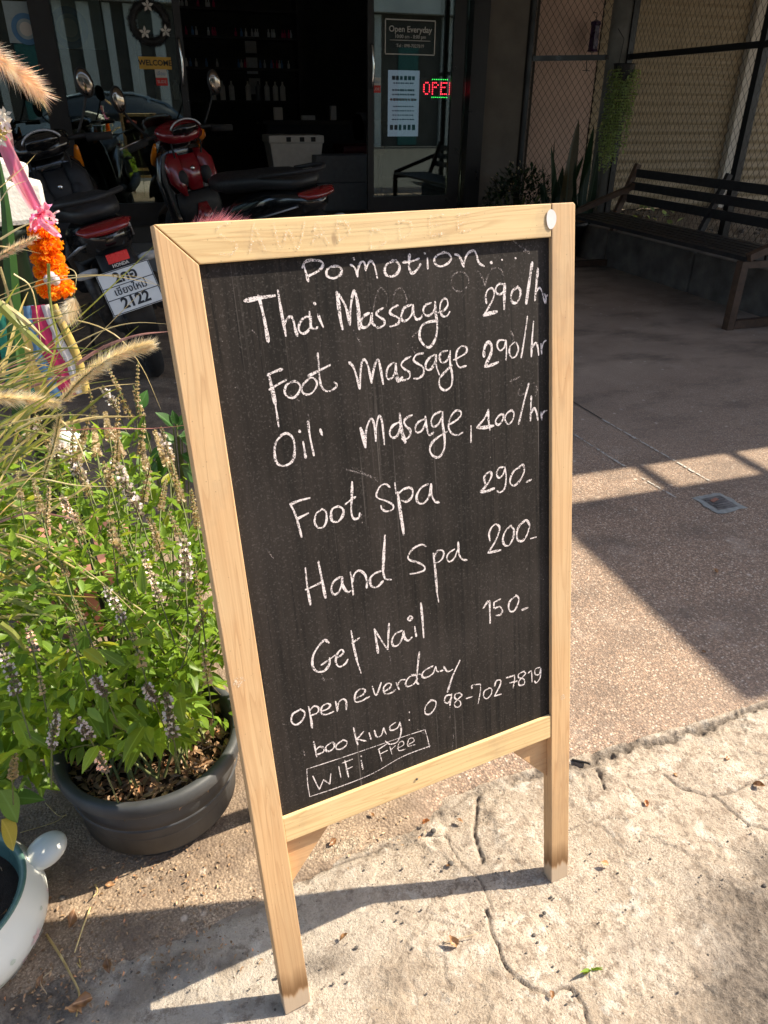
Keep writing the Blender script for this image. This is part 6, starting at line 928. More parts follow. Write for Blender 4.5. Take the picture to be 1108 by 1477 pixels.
fl_ = thing('flower_cluster', 'small white and yellow flowers at the top of the pink ribbon', 'flowers', at(2, 185, 1.58)); lo = Vector(fl_.location)
for k in range(26): flower(at(random.uniform(-20, 9), random.uniform(160, 205), 1.58+random.uniform(-.02,.02))-lo, .013, fl_, random.choice(['petal_w', 'petal_w', 'cloth_yellow', 'cream']))
strip([at(2, 165, 1.6), at(16, 200, 1.6), at(22, 245, 1.6), at(16, 262, 1.62)], .014, 'cream', fl_, lo, name='paper_frill', tw=2)
# pots half hidden in the leaves
tp = thing('terracotta_pot', 'faded terracotta pot half hidden behind the basil', 'pot', (-.26, 1.72, 0)); m = MB(); m.lathe([(.0,0),(.09,0),(.125,.20),(.135,.20),(.137,.24),(.12,.24),(.115,.21),(0,.20)], n=36); m.build('body', M['terracotta'], tp, True)
wc = thing('white_ceramic_pot', 'small round white ceramic pot showing among the leaves at the left', 'pot', at(98, 640, 1.42)-Vector((0,0,.26))); m = MB(); m.lathe([(0,.215),(.014,.215),(.03,.235),(.0305,.26),(.022,.285),(0,.29)], n=28); m.build('body', M['enamel'], wc, True); m = MB(); m.lathe([(0,-.6),(.008,-.6),(.008,.214),(0,.214)], n=12); m.build('stand', M['matte_black'], wc)
for (x, y, Y) in [(140, 655, 1.5)]: pass
# ================================================================== scooters
def scooter(label, main, trim, grp=None, plate=True, reflector=True):
    s = thing('scooter', label, 'scooter', group=grp)
    def wheel(x):
        w = MB(); Rr = Matrix.Rotation(PI/2, 3, 'X'); n = 36
        w.lathe([(.215,-.035),(.25,-.042),(.272,-.03),(.283,0),(.272,.03),(.25,.042),(.215,.035)], n=n, R=Rr); o = w.build('wheel', M['tyre'], s, True, loc=(x, 0, .283))
        r = MB(); r.lathe([(.218,-.034),(.20,-.03),(.196,0),(.20,.03),(.218,.034)], n=n, R=Rr); r.lathe([(.001,-.04),(.045,-.04),(.045,.04),(.001,.04)], n=16, R=Rr)
        for k in range(5): a = 2*PI*k/5; r.bar((math.cos(a)*.04,0,math.sin(a)*.04), (math.cos(a)*.2,0,math.sin(a)*.2), .02, .028, up=(0,1,0))
        r.build('rim', M['dark_metal'], o)
    wheel(-.62); wheel(.62)
    A = lambda name, mb, mat, sm=True, par=None, lab=None: (lambda o: (o.__setitem__('label', lab) if lab else None, o)[1])(mb.build(name, M[mat], par or s, sm))
    m = MB(); m.loft([((-.98,0,.70),.02,.02,.3),((-.95,0,.70),.07,.05,.3),((-.84,0,.70),.115,.085,.2),((-.6,0,.66),.14,.11,.1),((-.3,0,.58),.15,.12,0),((-.05,0,.48),.14,.10,-.1),((.02,0,.44),.10,.08,0)]); body = A('tail_body', m, main)
    m = MB(); m.loft([((-.90,0,.80),.05,.02,.3),((-.86,0,.805),.10,.04,.2),((-.6,0,.80),.135,.05,.1),((-.42,0,.78),.145,.055,0),((-.2,0,.755),.14,.055,0),((-.02,0,.745),.10,.05,-.2),((.03,0,.73),.04,.02,-.3)]); A('seat', m, 'seat_black')
    m = MB(); m.loft([((.36,0,.36),.17,.05,PI/2-.2),((.40,0,.55),.19,.055,PI/2-.2),((.45,0,.75),.20,.06,PI/2-.2),((.46,0,.88),.16,.06,PI/2-.1),((.45,0,.95),.11,.06,PI/2)]); A('leg_shield', m, main)
    m = MB(); m.loft([((.31,0,.40),.13,.03,PI/2),((.335,0,.6),.15,.03,PI/2),((.345,0,.67),.14,.03,PI/2)]); A('inner_panel', m, 'matte_black')
    for sg in (-1, 1): m = MB(); m.loft([((.30,sg*.10,.66),.012,.02,PI/2),((.335,sg*.115,.74),.05,.035,PI/2),((.36,sg*.11,.84),.055,.04,PI/2),((.38,sg*.09,.90),.03,.03,PI/2)]); A('inner_panel', m, trim)
    m = MB(); m.loft([((.33,0,.68),.05,.025,PI/2),((.35,0,.78),.07,.035,PI/2),((.375,0,.88),.06,.03,PI/2)]); A('glovebox', m, trim); m = MB(); m.ball((.322,.0,.80), (.012,.016,.016), 10, 7); A('key_switch', m, 'chrome')
    m = MB(); m.loft([((.28,0,.46),.02,.02,PI/2),((.29,0,.52),.06,.02,PI/2),((.30,0,.60),.03,.015,PI/2)]); A('lower_badge_panel', m, trim)
    for sg in (-1, 1): m = MB(); m.tube(crom([(.40,sg*.06,.97),(.33,sg*.10,.94),(.36,sg*.08,.80)],4), .006, 6); A('cable', m, 'tyre')
    for sg in (-1, 1):
        m = MB(); m.ball((.33, sg*.09, .75), (.035, .045, .06), 12, 8); A('glove_pocket', m, 'matte_black')
    m = MB(); m.loft([((.37,0,.38),.15,.03,0),((.2,0,.33),.15,.03,0),((-.02,0,.35),.14,.03,0)]); A('floorboard', m, 'matte_black')
    m = MB(); m.loft([((.30,0,.97),.05,.02,.3),((.33,0,.985),.13,.045,.3),((.41,0,1.01),.155,.06,.3),((.50,0,.99),.12,.06,.2),((.57,0,.96),.05,.03,.1)]); A('handlebar_cowl', m, main)
    m = MB(); m.loft([((.275,0,1.0),.015,.03,.9),((.29,0,1.01),.085,.045,.9),((.31,0,1.02),.09,.05,.9)]); A('instrument', m, 'gloss_black', lab='black oval instrument panel')
    m = MB(); m.tube([(.287+.012*math.cos(a), .098*math.cos(a), 1.015+.06*math.sin(a)) for a in np.linspace(.2, PI-.2, 14)], .006, 6); A('instrument_trim', m, 'silver')
    m = MB(); m.ball((.56, 0, .93), (.05, .09, .05), 14, 10); A('headlight', m, 'clear_lens')
    m = MB(); m.tube(crom([(.36,-.36,.97),(.40,-.2,1.0),(.42,0,1.0),(.40,.2,1.0),(.36,.36,.97)],4), .012, 8); A('handlebar', m, 'matte_black')
    for sg in (-1, 1):
        m = MB(); m.tube([(.385,sg*.23,.985),(.355,sg*.36,.968)], .019, 10); A('grip', m, 'tyre')
        m = MB(); m.tube(crom([(.42,sg*.2,1.0),(.46,sg*.28,.985),(.44,sg*.38,.97)],3), .007, 6); A('brake_lever', m, 'chrome')
        m = MB(); m.tube(crom([(.41,sg*.20,1.01),(.42,sg*.27,1.10),(.41,sg*.31,1.17)],3), .007, 6); st = A('mirror_stalk', m, 'matte_black')
        Rm = Matrix.Rotation(.12*sg, 3, 'Z'); m = MB(); m.ball((.40, sg*.325, 1.225), (.020, .045, .072), 16, 10, Rm); A('mirror_shell', m, 'matte_black', par=None)
        m = MB(); m.ball((.388, sg*.325, 1.225), (.012, .037, .062), 16, 10, Rm); A('mirror_glass', m, 'mirror')
        m = MB(); m.tube([(.60+0,sg*.075,.283),(.46,sg*.075,.72)], .020, 10); A('fork_leg', m, 'dark_metal')
        m = MB(); m.tube([(-.60,sg*.10,.29),(-.50,sg*.11,.62)], .028, 10); A('shock_absorber', m, 'dark_metal')
        m = MB(); m.loft([((-.90,sg*.10,.60),.02,.012,0),((-.93,sg*.135,.598),.045,.018,0),((-.935,sg*.16,.597),.02,.012,0)], e=2.2); A('turn_signal', m, 'clear_lens')
        m = MB(); m.loft([((.53,sg*.13,.84),.01,.03,.5),((.49,sg*.16,.88),.022,.05,.5),((.43,sg*.165,.94),.012,.03,.5)]); A('turn_signal', m, 'orange_lens')
    m = MB(); vs = []; n = 16
    for i in range(n+1):
        a = rad(25+130*i/n); 
        for y in (-.06,-.045,0,.045,.06): vs.append((.62+.315*math.cos(a), y, .283+(.315+.012-(abs(y)/.06)**2*.02)*math.sin(a)))
    m.add(vs, [(5*i+j, 5*i+j+1, 5*i+j+6, 5*i+j+5) for i in range(n) for j in range(4)]); A('front_fender', m, main)
    m = MB(); m.loft([((-.86,0,.66),.07,.03,.9),((-.93,0,.60),.075,.018,1.1),((-.98,0,.50),.065,.012,1.25),((-1.0,0,.40),.06,.01,1.4),((-.99,0,.30),.05,.008,1.5)]); A('rear_fender', m, 'matte_black')
    m = MB(); m.loft([((-.915,0,.765),.10,.010,.4),((-.95,0,.760),.115,.018,.4),((-.985,0,.745),.09,.016,.5),((-1.0,0,.74),.03,.008,.5)]); A('tail_light', m, 'red_lens')
    m = MB(); m.tube(crom([(-.62,-.12,.83),(-.85,-.13,.86),(-1.0,0,.87),(-.85,.13,.86),(-.62,.12,.83)],5), .011, 8); A('grab_rail', m, 'matte_black')
    m = MB(); m.loft([((-.2,-.14,.30),.02,.02,0),((-.35,-.16,.31),.04,.045,0),((-.7,-.165,.36),.05,.055,.1),((-.88,-.165,.39),.045,.05,.1),((-.9,-.165,.39),.02,.02,.1)]); A('exhaust', m, 'dark_metal')
    m = MB(); m.loft([((-.1,0,.30),.09,.07,0),((-.3,0,.30),.12,.09,0),((-.62,0,.29),.09,.06,0)]); A('engine', m, 'dark_metal')
    m = MB(); m.tube([(-.05,.12,.28),(.02,.20,.02)], .01, 6); A('side_stand', m, 'dark_metal')
    m = MB(); m.bar((-.5,.152,.60), (-.9,.105,.70), .008, .03, up=(0,1,0)); A('side_stripe', m, 'silver'); m = MB(); m.bar((-.5,-.152,.62), (-.9,-.095,.735), .008, .03, up=(0,1,0)); A('side_stripe', m, 'silver')
    R90 = (PI/2-.0, 0, -PI/2)
    if reflector:
        m = MB(); m.box((-1.005, 0, .645), (.012, .088, .036)); o = A('reflector', m, 'red_reflector', False); text('lettering', 'HONDA', .018, M['signwhite'], s, (-1.014, 0, .617), R90, bold=.0005)
    if plate:
        tl = rad(22); Rp = Matrix.Rotation(tl, 3, 'Y'); cp = Vector((-1.03, 0, .52)); m = MB(); m.box(cp, (.003, .22, .172), Rp); pl = A('license_plate', m, 'plate_white', False)
        rt_ = (Matrix.Rotation(tl, 3, 'Y') @ Euler(R90).to_matrix()).to_euler()
        for z, tx, sz in ((.052, '2กอ', .058), (-.0, 'เชียงใหม่', .040), (-.050, '2122', .060)): text('plate_text', tx, sz, M['ink'], pl, cp+Rp @ Vector((-.0030, 0, z)), rt_, bold=.0018 if z else .0004)
        m = MB()
        for z in (.024, -.024): m.box(cp+Rp @ Vector((-.0022, 0, z)), (.0012, .214, .003), Rp)
        for c, d in (((0,.107,0),(.001,.003,.168)), ((0,-.107,0),(.001,.003,.168)), ((0,0,.083),(.001,.214,.003)), ((0,0,-.083),(.001,.214,.003))): m.box(cp+Rp @ Vector((-.0022, c[1], c[2])), d, Rp)
        m.build('plate_lines', M['ink'], pl)
    return s
scA = scooter('black scooter with its number plate facing the viewer, left of the board', 'gloss_black', 'matte_black', 'scooters parked by the shop')
scA.rotation_euler = (rad(-13), 0, rad(100)); scA.location = (-.12, 4.40, 0); scA.scale = (1.03,)*3
scC = copy_tree(scA); scC['label'] = 'dark scooter parked farther left, mostly cut off by the edge of the photo'; scC.location = (-.88, 4.85, 0); scC.rotation_euler = (rad(-11), 0, rad(96))
scB = scooter('red scooter standing beyond the black one, seen above the board', 'gloss_black', 'red_paint', 'scooters parked by the shop', plate=False, reflector=False)
scB.rotation_euler = (rad(-9), 0, rad(114)); scB.location = (.68, 5.22, 0); scB.scale = (1.06,)*3
for o in scB.children:
    if o.name.startswith(('handlebar_cowl',)): o.data.materials[0] = M['red_paint']
m = MB(); m.loft([((.33,-.10,.99),.03,.015,.3),((.38,-.15,.965),.028,.03,.3),((.47,-.16,.92),.02,.03,.3)]); m.build('orange_cowl_panel', M['orange_lens'], scB, True)
# ================================================================== bench
bn_ = thing('bench', 'long dark slatted bench with brown wooden arms along the kerb', 'bench', (3.44, 3.66, 0)); LB = 2.05
def bp(name, a, b_, w, h, mat, up=(0,0,1)): m = MB(); m.bar(a, b_, w, h, up); return m.build(name, M[mat], bn_)
for k in range(6): bp('seat_slat', (.02+k*.078, -.02, .425), (.02+k*.078, LB, .425), .062, .025, 'dark_slat')
for k in range(3): bp('back_slat', (.555+k*.028, -.02, .545+k*.095), (.555+k*.028, LB, .545+k*.095), .018, .062, 'dark_slat')
for y in (0, LB):
    bp('front_leg', (.0, y, 0), (.0, y, .41), .05, .05, 'brown_wood'); bp('rear_leg', (.47, y, 0.0), (.47, y, .41), .05, .05, 'brown_wood'); bp('back_post', (.47, y+.03, .38), (.63, y+.03, .80), .045, .04, 'brown_wood', up=(0,1,0))
    bp('arm_rest', (-.0, y-.03, .435), (.58, y-.03, .64), .045, .04, 'brown_wood', up=(0,0,1)); bp('foot_rail', (.03, y, .03), (.44, y, .03), .045, .05, 'brown_wood'); bp('seat_rail', (.03, y, .39), (.44, y, .39), .04, .04, 'brown_wood')
for y in (LB/2,): bp('back_post', (.50, y, .40), (.655, y, .80), .04, .035, 'dark_slat', up=(0,1,0))
# ================================================================== plants by the shop wall
spl = thing('snake_plant', 'tall dark snake plant in front of the chain link panel', 'plant', (3.72, 6.2, 0)); oS = Vector(spl.location)
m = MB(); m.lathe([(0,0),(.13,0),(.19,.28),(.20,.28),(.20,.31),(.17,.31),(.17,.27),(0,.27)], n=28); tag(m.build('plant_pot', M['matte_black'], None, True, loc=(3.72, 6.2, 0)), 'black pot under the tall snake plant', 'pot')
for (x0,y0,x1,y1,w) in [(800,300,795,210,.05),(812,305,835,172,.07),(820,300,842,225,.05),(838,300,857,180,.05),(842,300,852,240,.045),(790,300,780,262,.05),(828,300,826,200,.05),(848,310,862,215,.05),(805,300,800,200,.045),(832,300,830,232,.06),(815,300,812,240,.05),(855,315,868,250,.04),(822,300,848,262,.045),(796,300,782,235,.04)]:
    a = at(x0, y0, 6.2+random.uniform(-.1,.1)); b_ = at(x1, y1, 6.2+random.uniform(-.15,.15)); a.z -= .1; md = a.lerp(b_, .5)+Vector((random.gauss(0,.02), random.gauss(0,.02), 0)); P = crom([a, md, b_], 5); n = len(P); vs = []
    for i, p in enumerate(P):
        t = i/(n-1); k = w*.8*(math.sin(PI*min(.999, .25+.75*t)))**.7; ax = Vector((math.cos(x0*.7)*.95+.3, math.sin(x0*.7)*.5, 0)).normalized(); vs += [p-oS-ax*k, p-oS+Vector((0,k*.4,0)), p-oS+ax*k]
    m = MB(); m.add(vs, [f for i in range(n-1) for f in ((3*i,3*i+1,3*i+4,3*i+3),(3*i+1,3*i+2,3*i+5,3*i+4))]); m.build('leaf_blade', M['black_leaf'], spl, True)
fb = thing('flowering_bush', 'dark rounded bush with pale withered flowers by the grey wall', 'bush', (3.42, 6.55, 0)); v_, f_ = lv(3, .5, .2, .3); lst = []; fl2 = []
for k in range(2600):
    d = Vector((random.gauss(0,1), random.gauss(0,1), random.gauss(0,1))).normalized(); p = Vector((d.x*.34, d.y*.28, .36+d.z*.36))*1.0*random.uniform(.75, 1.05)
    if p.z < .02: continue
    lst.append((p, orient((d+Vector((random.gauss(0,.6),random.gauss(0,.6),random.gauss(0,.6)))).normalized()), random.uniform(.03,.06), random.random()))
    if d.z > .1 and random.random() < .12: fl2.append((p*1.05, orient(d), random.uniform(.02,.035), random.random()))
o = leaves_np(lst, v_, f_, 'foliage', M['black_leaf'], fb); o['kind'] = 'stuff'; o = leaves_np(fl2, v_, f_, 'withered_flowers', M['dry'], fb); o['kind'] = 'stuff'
m = MB()
for k in range(7): a = k*.9; m.tube([(0,0,0), (.1*math.cos(a), .1*math.sin(a), .3), (.2*math.cos(a), .18*math.sin(a), .5)], .008, 5)
m.build('stems', M['stem'], fb)
hp_ = thing('hanging_plant', 'trailing light green vine hanging on the grey column', 'plant', (4.17, 6.30, 1.52)); v_, f_ = lv(3, .6, .15, .3); lst = []; m = MB()
for k in range(44):
    x = random.uniform(-.10, .115); y = random.uniform(-.08, .08); L = random.uniform(.45, .82)*(1-.4*max(0, x)/.12); p = Vector((x, y, 0)); q = 0; path_ = [p.copy()]
    while q < L: p = p+Vector((random.gauss(0,.004)-.0006, random.gauss(0,.004), -.022)); q += .022; path_.append(p.copy()); [lst.append((p.copy(), orient((random.gauss(0,1), random.gauss(0,1)-.3, -.5)), random.uniform(.024,.042), random.random())) for _ in (0,1)]
    m.tube(path_, .0016, 3, False)
M['vine'] = leafmat('vine_leaf', (.22, .33, .13), (.36, .47, .22), .45)
o = leaves_np(lst, v_, f_, 'trailing_leaves', M['vine'], hp_); o['kind'] = 'stuff'; m.build('vines', M['stem'], hp_)
m = MB(); m.lathe([(0,-.1),(.07,-.1),(.09,.02),(.095,.02),(.08,.0),(0,0)], n=20); m.tube([(.0,.09,.0),(0,.06,.2),(0,.17,.28)], .003, 5); m.build('basket', M['matte_black'], hp_)
cl = thing('creeper', 'small green climbing leaves on the bed beneath the bench back', 'plant', (4.12, 5.6, .25)); v_, f_ = lv(4, .8, .1, .3); lst = []
for k in range(60): lst.append((Vector((random.gauss(0,.08), random.gauss(0,.25), abs(random.gauss(.12,.1)))), orient((random.gauss(0,1), random.gauss(0,1), random.gauss(0,.6))), random.uniform(.04,.08), random.random()))
o = leaves_np(lst, v_, f_, 'leaves', M['vine'], cl); o['kind'] = 'stuff'
# ================================================================== inside the shop
FZ = .30
def things_box(name, lab, cat, c, d, mat, bev=.01): m = MB(); m.box((0,0,d[2]/2), d, bev=bev); o = m.build(name, M[mat], loc=c); tag(o, lab, cat); return o
cp = at(425, 258, 7.9); cooler = thing('cool_box', 'white plastic cool box inside the open doorway', 'cool box', (cp.x, 7.9, .55))
m = MB(); vs_ = []; secs = [(0,.20,.14),(.02,.215,.15),(.30,.25,.18),(.34,.255,.185)]
m.add([(sx*w, sy*dd, z) for z, w, dd in secs for sx, sy in ((-1,-1),(1,-1),(1,1),(-1,1))], [(4*i+j, 4*i+(j+1) % 4, 4*i+4+(j+1) % 4, 4*i+4+j) for i in range(3) for j in range(4)]+[(3,2,1,0)]); m.build('body', M['white_plastic'], cooler)
m = MB(); m.box((0,0,.375), (.54,.40,.07), bev=.015); m.build('lid', M['white_plastic'], cooler)
for x in (-.08, .05, .16): m = MB(); m.box((x,-.204,.375), (.045,.01,.04), bev=.004); m.build('catch', M['matte_black'], cooler)
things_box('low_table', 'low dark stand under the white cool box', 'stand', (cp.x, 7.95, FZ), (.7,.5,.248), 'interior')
b1 = at(490, 255, 7.7); o1 = things_box('storage_box', 'wide grey storage box at the right of the doorway, lower one', 'box', (b1.x, 7.7, FZ), (.62,.4,.25), 'grey_box'); things_box('storage_box', 'grey storage box stacked on the lower one by the doorway', 'box', (b1.x+.02, 7.72, FZ+.252), (.58,.38,.24), 'grey_box')
shf = thing('shelf_unit', 'dark wall shelves with rows of small bottles inside the shop', 'shelves', (.95, 10.6, FZ))
m = MB(); m.box((-.62,0,1.05), (.04,.28,2.1)); m.build('side_panel', M['interior'], shf); m = MB(); m.box((1.3,0,1.05), (.04,.28,2.1)); m.build('side_panel', M['interior'], shf)
bt = {}; zs = [.55, .95, 1.30, 1.62, 1.9]
for z in zs: m = MB(); m.box((.34,0,z), (1.9,.28,.025)); m.build('shelf', M['interior'], shf)
mb_ = MB(); mb_.lathe([(0,0),(.016,0),(.016,.05),(.007,.065),(.007,.09),(0,.09)], n=8)
bmesh_list = [mb_.mesh('bottle', M[c]) for c in ('white_plastic', 'cloth_red', 'cream', 'cloth_blue')]
big = MB(); big.lathe([(0,0),(.035,0),(.035,.15),(.012,.18),(.012,.21),(0,.21)], n=12); bigm = [big.mesh('bottle', M[c]) for c in ('white_plastic', 'grey_box', 'cream')]
nb2 = 0
for (zi, xs_, big_) in [(4, np.arange(-.55, .35, .045), 0), (3, np.arange(-.55, .35, .045), 0), (2, np.arange(-.5, .3, .06), 0), (1, np.arange(-.45, 1.2, .11), 1), (3, np.arange(.5, 1.25, .04), 0), (2, np.arange(.5, 1.25, .04), 0)]:
    for x in xs_:
        if random.random() < .3: continue
        x = x+random.uniform(-.012, .012)
        o = link('bottle', random.choice(bigm if big_ else bmesh_list), None, (.95+x, 10.55+random.uniform(-.03,.03), FZ+zs[zi]+.0125)); tag(o, 'small bottle standing in a row on the shop shelves' if not big_ else 'larger bottle standing on the lower shop shelf', 'bottle', 'bottles on the shop shelves' if not big_ else 'larger bottles on the lower shop shelf'); nb2 += 1
tb = thing('counter', 'dark counter with small items inside the shop', 'counter', (2.3, 9.6, FZ)); m = MB(); m.box((0,0,.74), (1.5,.6,.04)); m.build('top', M['interior'], tb); m = MB(); m.box((0,.05,.36), (1.4,.5,.72)); m.build('base', M['matte_black'], tb)
M['dark_red'] = simple('dark_red_vinyl', (.10, .008, .008), .5); rc = thing('red_chair', 'dark red padded chair beside the counter inside the shop', 'chair', (2.55, 8.9, FZ)); m = MB(); m.box((0,0,.48), (.5,.5,.10), bev=.04); m.build('seat', M['dark_red'], rc); m = MB(); m.loft([((.0,0,.62),.2,.05,0),((.0,0,.70),.24,.08,0),((.0,0,.78),.14,.05,0)]); m.build('backrest', M['dark_red'], rc)
for sx_ in (-.2,.2):
    for sy_ in (-.2,.2): m = MB(); m.box((sx_,sy_,.21), (.04,.04,.42)); m.build('leg', M['matte_black'], rc)
for (x, w, h_, mt, lab) in [(1.75, .10, .13, 'cream', 'small beige box on the shop counter, left end'), (2.1, .16, .05, 'white_plastic', 'white tray on the shop counter'), (2.4, .07, .15, 'white_plastic', 'white bottle-shaped box on the shop counter'), (2.75, .12, .08, 'grey_box', 'grey box on the shop counter, right end')]:
    things_box('counter_item', lab, 'box', (x, 9.45, FZ+.762), (w, .08, h_), mt)
nt_ = thing('wall_papers', 'white notices pinned on the back wall of the shop', 'papers', (1.9, 12.05, 1.7))
for (x, z) in [(0,.25), (0,0), (.02,-.25)]: m = MB(); m.box((x,0,z), (.16,.004,.2)); m.build('sheet', M['signwhite'], nt_)
# ================================================================== across the street (seen in the glass)
op = thing('house_across', 'pale building with columns and teal shutters across the street, behind the viewer', 'building', (0, -13, 0), (0,0,PI))
m = MB(); m.box((0,.4,4), (30,.5,8)); m.build('wall', M['brownwall'], op)
for x_, w_ in [(1.25,.26),(.55,.34),(-.1,.22),(-.75,.36),(-1.5,.3),(3.1,.2),(4.6,.3),(6.6,.25),(-8.4,.22),(-10.9,.5)]: m = MB(); m.box((x_,.08,1.9), (w_,.14,3.8)); m.build('column', M['cream'], op)
for x_, w_ in [(2.2,.8),(-2.6,.9),(5.6,.9),(-9.5,.7),(8,1.),(-5,1.)]: m = MB(); m.box((x_,.13,1.5), (w_,.05,2.9)); m.build('shutter', M['teal'], op)
m = MB(); m.box((0,0,4.1), (30,.5,.5)); m.build('band', M['cream'], op); m = MB(); m.box((0,.10,6.2), (30,.1,3.4)); m.build('upper_wall', M['cream'], op)
for k in range(-7, 8): m = MB(); m.box((k*1.9,.04,6.2), (1.0,.04,1.5)); w_ = m.build('window', M['car_glass'], op)
car = thing('parked_car', 'grey hatchback parked on the street behind the viewer, mirrored in the shop glass', 'car', (-.55, -3.9, -.045))
def carloft(name, secs, mat, par=car):
    m = MB(); n = 20; vs = []
    for (x, z0, z1, w, tw) in secs:
        for (yy_, zz) in [(-w,z0),(-w*1.02,(z0+z1)/2),(-tw,z1),(0,z1+.02),(tw,z1),(w*1.02,(z0+z1)/2),(w,z0)]: vs.append((x, yy_, zz))
    k = len(secs); m.add(vs, [(7*i+j, 7*i+j+1, 7*i+j+8, 7*i+j+7) for i in range(k-1) for j in range(6)]+[tuple(range(7)), tuple(range(7*k-1, 7*k-8, -1))]); return m.build(name, M[mat], par, True)
carloft('body', [(-2.05,.35,.62,.6,.5),(-1.95,.25,.78,.78,.68),(-1.3,.2,.92,.84,.76),(-.5,.2,.95,.85,.78),(.8,.2,.97,.85,.78),(1.6,.22,.98,.82,.74),(1.95,.3,.9,.7,.6),(2.02,.4,.75,.6,.5)], 'car_paint')
carloft('cabin', [(-1.05,.93,.95,.74,.70),(-.45,.93,1.36,.74,.56),(.1,.94,1.46,.75,.58),(.9,.95,1.44,.75,.57),(1.55,.95,1.25,.72,.52),(1.85,.93,.97,.68,.6)], 'car_glass')
carloft('roof', [(-.42,1.35,1.385,.58,.50),(.1,1.44,1.485,.60,.52),(.9,1.42,1.465,.59,.52),(1.5,1.25,1.29,.55,.48)], 'car_paint')
for sg in (-1,1):
    for (a, b_) in [((-1.0,sg*.75,.95),(-.42,sg*.59,1.38)), ((.25,sg*.77,.95),(.25,sg*.60,1.45)), ((1.2,sg*.76,.95),(1.15,sg*.58,1.40)), ((1.85,sg*.68,.95),(1.5,sg*.56,1.27))]: m = MB(); m.bar(a, b_, .05, .04, up=(0,1,0)); m.build('pillar', M['car_paint'], car)
    for x in (-1.3, 1.3):
        m = MB(); m.lathe([(.18,-.09),(.30,-.09),(.315,0),(.30,.09),(.18,.09)], n=24, R=Matrix.Rotation(PI/2,3,'X')); o = m.build('tyre', M['tyre'], car, True, loc=(x, sg*.76, .315)); m = MB(); m.lathe([(.001,-.07),(.19,-.07),(.19,.07),(.001,.07)], n=20, R=Matrix.Rotation(PI/2,3,'X')); m.build('rim', M['silver'], o)
    m = MB(); m.ball((-.75,sg*.92,1.0), (.08,.07,.06), 10, 6); m.build('door_mirror', M['car_paint'], car)
    m = MB(); m.ball((-1.95,sg*.55,.68), (.08,.16,.07), 10, 6); m.build('headlight', M['clear_lens'], car)
# ================================================================== litter on the ground
dl = []
for k in range(3):
    me = leaf_mesh('dead_leaf', M['deadleaf'], 6, .62, .5, -.7); 
    for v in me.vertices: v.co += Vector((random.gauss(0,.03), random.gauss(0,.03), random.gauss(0,.05)))
    dl.append(me)
def dead(x, y, s, lab, rz=None):
    o = link('dead_leaf', random.choice(dl), None, gnd(x, y)+Vector((0,0,.004))); o.rotation_euler = (random.uniform(-.5,.5), random.uniform(-.6,.6), rz if rz is not None else random.uniform(0,6.28)); o.scale = (s,)*3; tag(o, lab, 'leaf')
for x, y, s, lab in [(660,1368,.022,'curled orange-brown dead leaf on bare concrete between the board\'s front feet'), (1085,1132,.022,'curled brown dead leaf at the right edge of the concrete'), (933,1166,.014,'small orange leaf scrap right of the board\'s right foot'),
    (878,1250,.016,'dark shrivelled leaf beside the bottom of the right leg'), (978,1124,.012,'tiny rust-brown leaf scrap near the kerb line'), (608,1190,.018,'small brown leaf below the bottom rail, middle'), (668,1188,.013,'thin red-brown leaf beside the concrete seam'),
    (485,1212,.018,'brown leaf just right of the left gusset'), (490,1358,.016,'yellowish dead leaf right of the left leg'), (795,1430,.013,'brown leaf scrap caught in the long crack'), (1050,1095,.014,'yellow leaf scrap lying near the kerb at right'),
    (1035,828,.020,'pale dry leaf alone on the shaded pavement'), (1012,940,.010,'tiny orange leaf fragment at the edge of the shade'), (135,1440,.030,'largest curled brown leaf at the bottom left'), (158,1405,.022,'brown leaf lying in the shade left of the twig'), (100,1340,.026,'crumpled dark leaf beside the enamel pot'),
    (75,1295,.020,'small reddish leaf behind the enamel pot'), (152,1278,.016,'dark brown leaf in the sand near the black pot'), (55,1425,.016,'brown leaf scrap under the enamel pot edge'), (642,1252,.010,'round dark pebble-like leaf on pale concrete'), (120,1462,.026,'twisted brown leaf at the very bottom left'), (540,1180,.012,'small scrap of leaf in the sand under the rail')]: dead(x, y, s, lab)
def twig(pts, r, mat, lab):
    P = crom([gnd(x, y)+Vector((0,0,.004+.004*((i*7) % 3))) for i, (x, y) in enumerate(pts)], 4); m = MB(); m.tube(P, [r*(1-.4*i/len(P)) for i in range(len(P))], 5); tag(m.build('twig', M[mat], None, True), lab, 'twig')
twig([(68,1350),(90,1385),(103,1410),(115,1435),(112,1470)], .0022, 'straw', 'long brown twig lying beside the enamel pot'); twig([(131,1311),(120,1345),(110,1380)], .0016, 'straw', 'pale straw standing out near the twig'); twig([(66,1160),(85,1180),(98,1182)], .0010, 'straw', 'thin curved root under the black pot at left')
twig([(103,1155),(135,1185),(147,1215)], .0010, 'straw', 'hair-thin dry stem curving from under the black pot'); twig([(30,1203),(80,1190),(98,1180)], .0008, 'straw', 'fine dry stem lying level above the enamel pot handle'); twig([(138,1278),(142,1290),(136,1300)], .0016, 'straw', 'short pale stick near the black pot'); twig([(75,1402),(60,1420),(70,1440)], .0012, 'dry', 'short dark twig below the enamel pot'); twig([(825,1098),(845,1104),(850,1108)], .003, 'ink', 'short black stick at the kerb right of the board'); twig([(640,1362),(662,1358),(690,1352)], .0009, 'dry', 'thin stem under the orange-brown leaf'); twig([(115,1385),(118,1400),(113,1395)], .0012, 'straw', 'tiny bent straw next to the long twig')
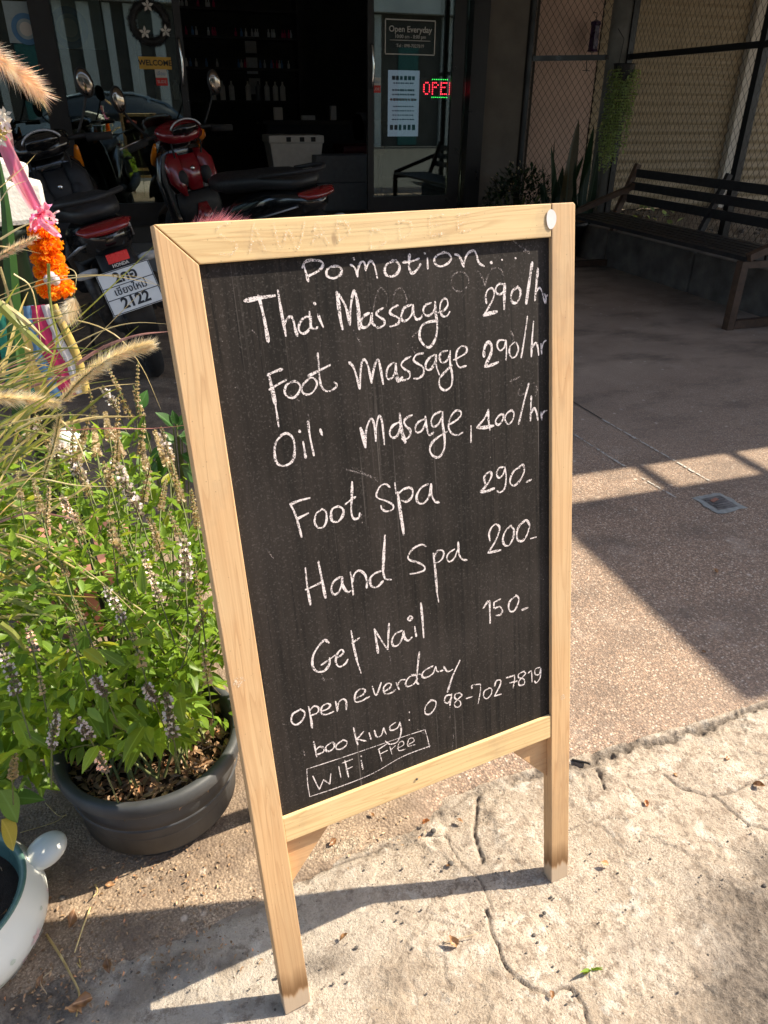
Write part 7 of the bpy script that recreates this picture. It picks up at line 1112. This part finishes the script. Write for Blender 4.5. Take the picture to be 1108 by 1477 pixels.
wd_ = thing('weed', 'tiny green weed sprouting from the concrete at lower right', 'weed', gnd(853, 1400)); wo = Vector(wd_.location); wm = leaf_mesh('leaf', M['basil'], 4, .22, .2, .4)
for (dx, dy, s_) in [(0,-34,.03),(6,-18,.018),(-8,-12,.016),(8,6,.016),(-3,22,.024),(4,34,.02),(-12,4,.014),(3,-8,.02)]:
    e = at(853+dx, 1400+dy, wo.y-.002); d = e-wo; d.z = max(min(d.z, .012), .004); link('leaf', wm, wd_, (0,0,.001), orient(d).to_euler(), min(max(s_, d.length), .03))
m = MB()
for k in range(420):
    x = random.uniform(-.45, 1.35); y = random.uniform(.45, edge_y(x)-.01); s_ = random.uniform(.0008, .0028)*(2 if random.random() < .03 else 1); m.ball((x, y, .001), (s_, s_*.8, s_*.7), 5, 3)
tag(m.build('grit', M['curb']), 'loose grit and tiny stones on the concrete', 'grit', kind='stuff')
for (x, y, s_, lab) in [(785,1318,.004,'small white pebble below the right leg'), (625,1200,.006,'grey pebble in the seam under the rail'), (650,1247,.006,'round grey stone right of the sandy patch'), (90,1297,.006,'dark round pebble near the enamel pot')]:
    m = MB(); m.ball((0,0,s_*.6), (s_, s_*.8, s_*.7), 9, 6); tag(m.build('pebble', M['curb'], None, True, loc=gnd(x, y)), lab, 'pebble')
lst = []; v_, f_ = lv(3, .5, .3, .5)
for cx_, cy_, n_, sp_ in [(215,1240,160,.06),(100,1400,110,.06),(60,1450,100,.05),(230,1350,90,.07),(250,1385,60,.04),(330,1370,30,.05),(560,1190,40,.06),(300,1290,40,.05),(120,1320,50,.05),(860,1115,25,.03)]:
    c = gnd(cx_, cy_)
    for k in range(n_): lst.append((c+Vector((random.gauss(0,sp_), random.gauss(0,sp_*.6), .003)), orient((random.gauss(0,1), random.gauss(0,1), random.gauss(0,.2)), roll=random.uniform(-1,1)), random.uniform(.003,.009), random.random()))
o = leaves_np(lst, v_, f_, 'leaf_litter', M['mulch'], None); tag(o, 'crumbled leaf litter and soil crumbs on the concrete', 'litter', kind='stuff')
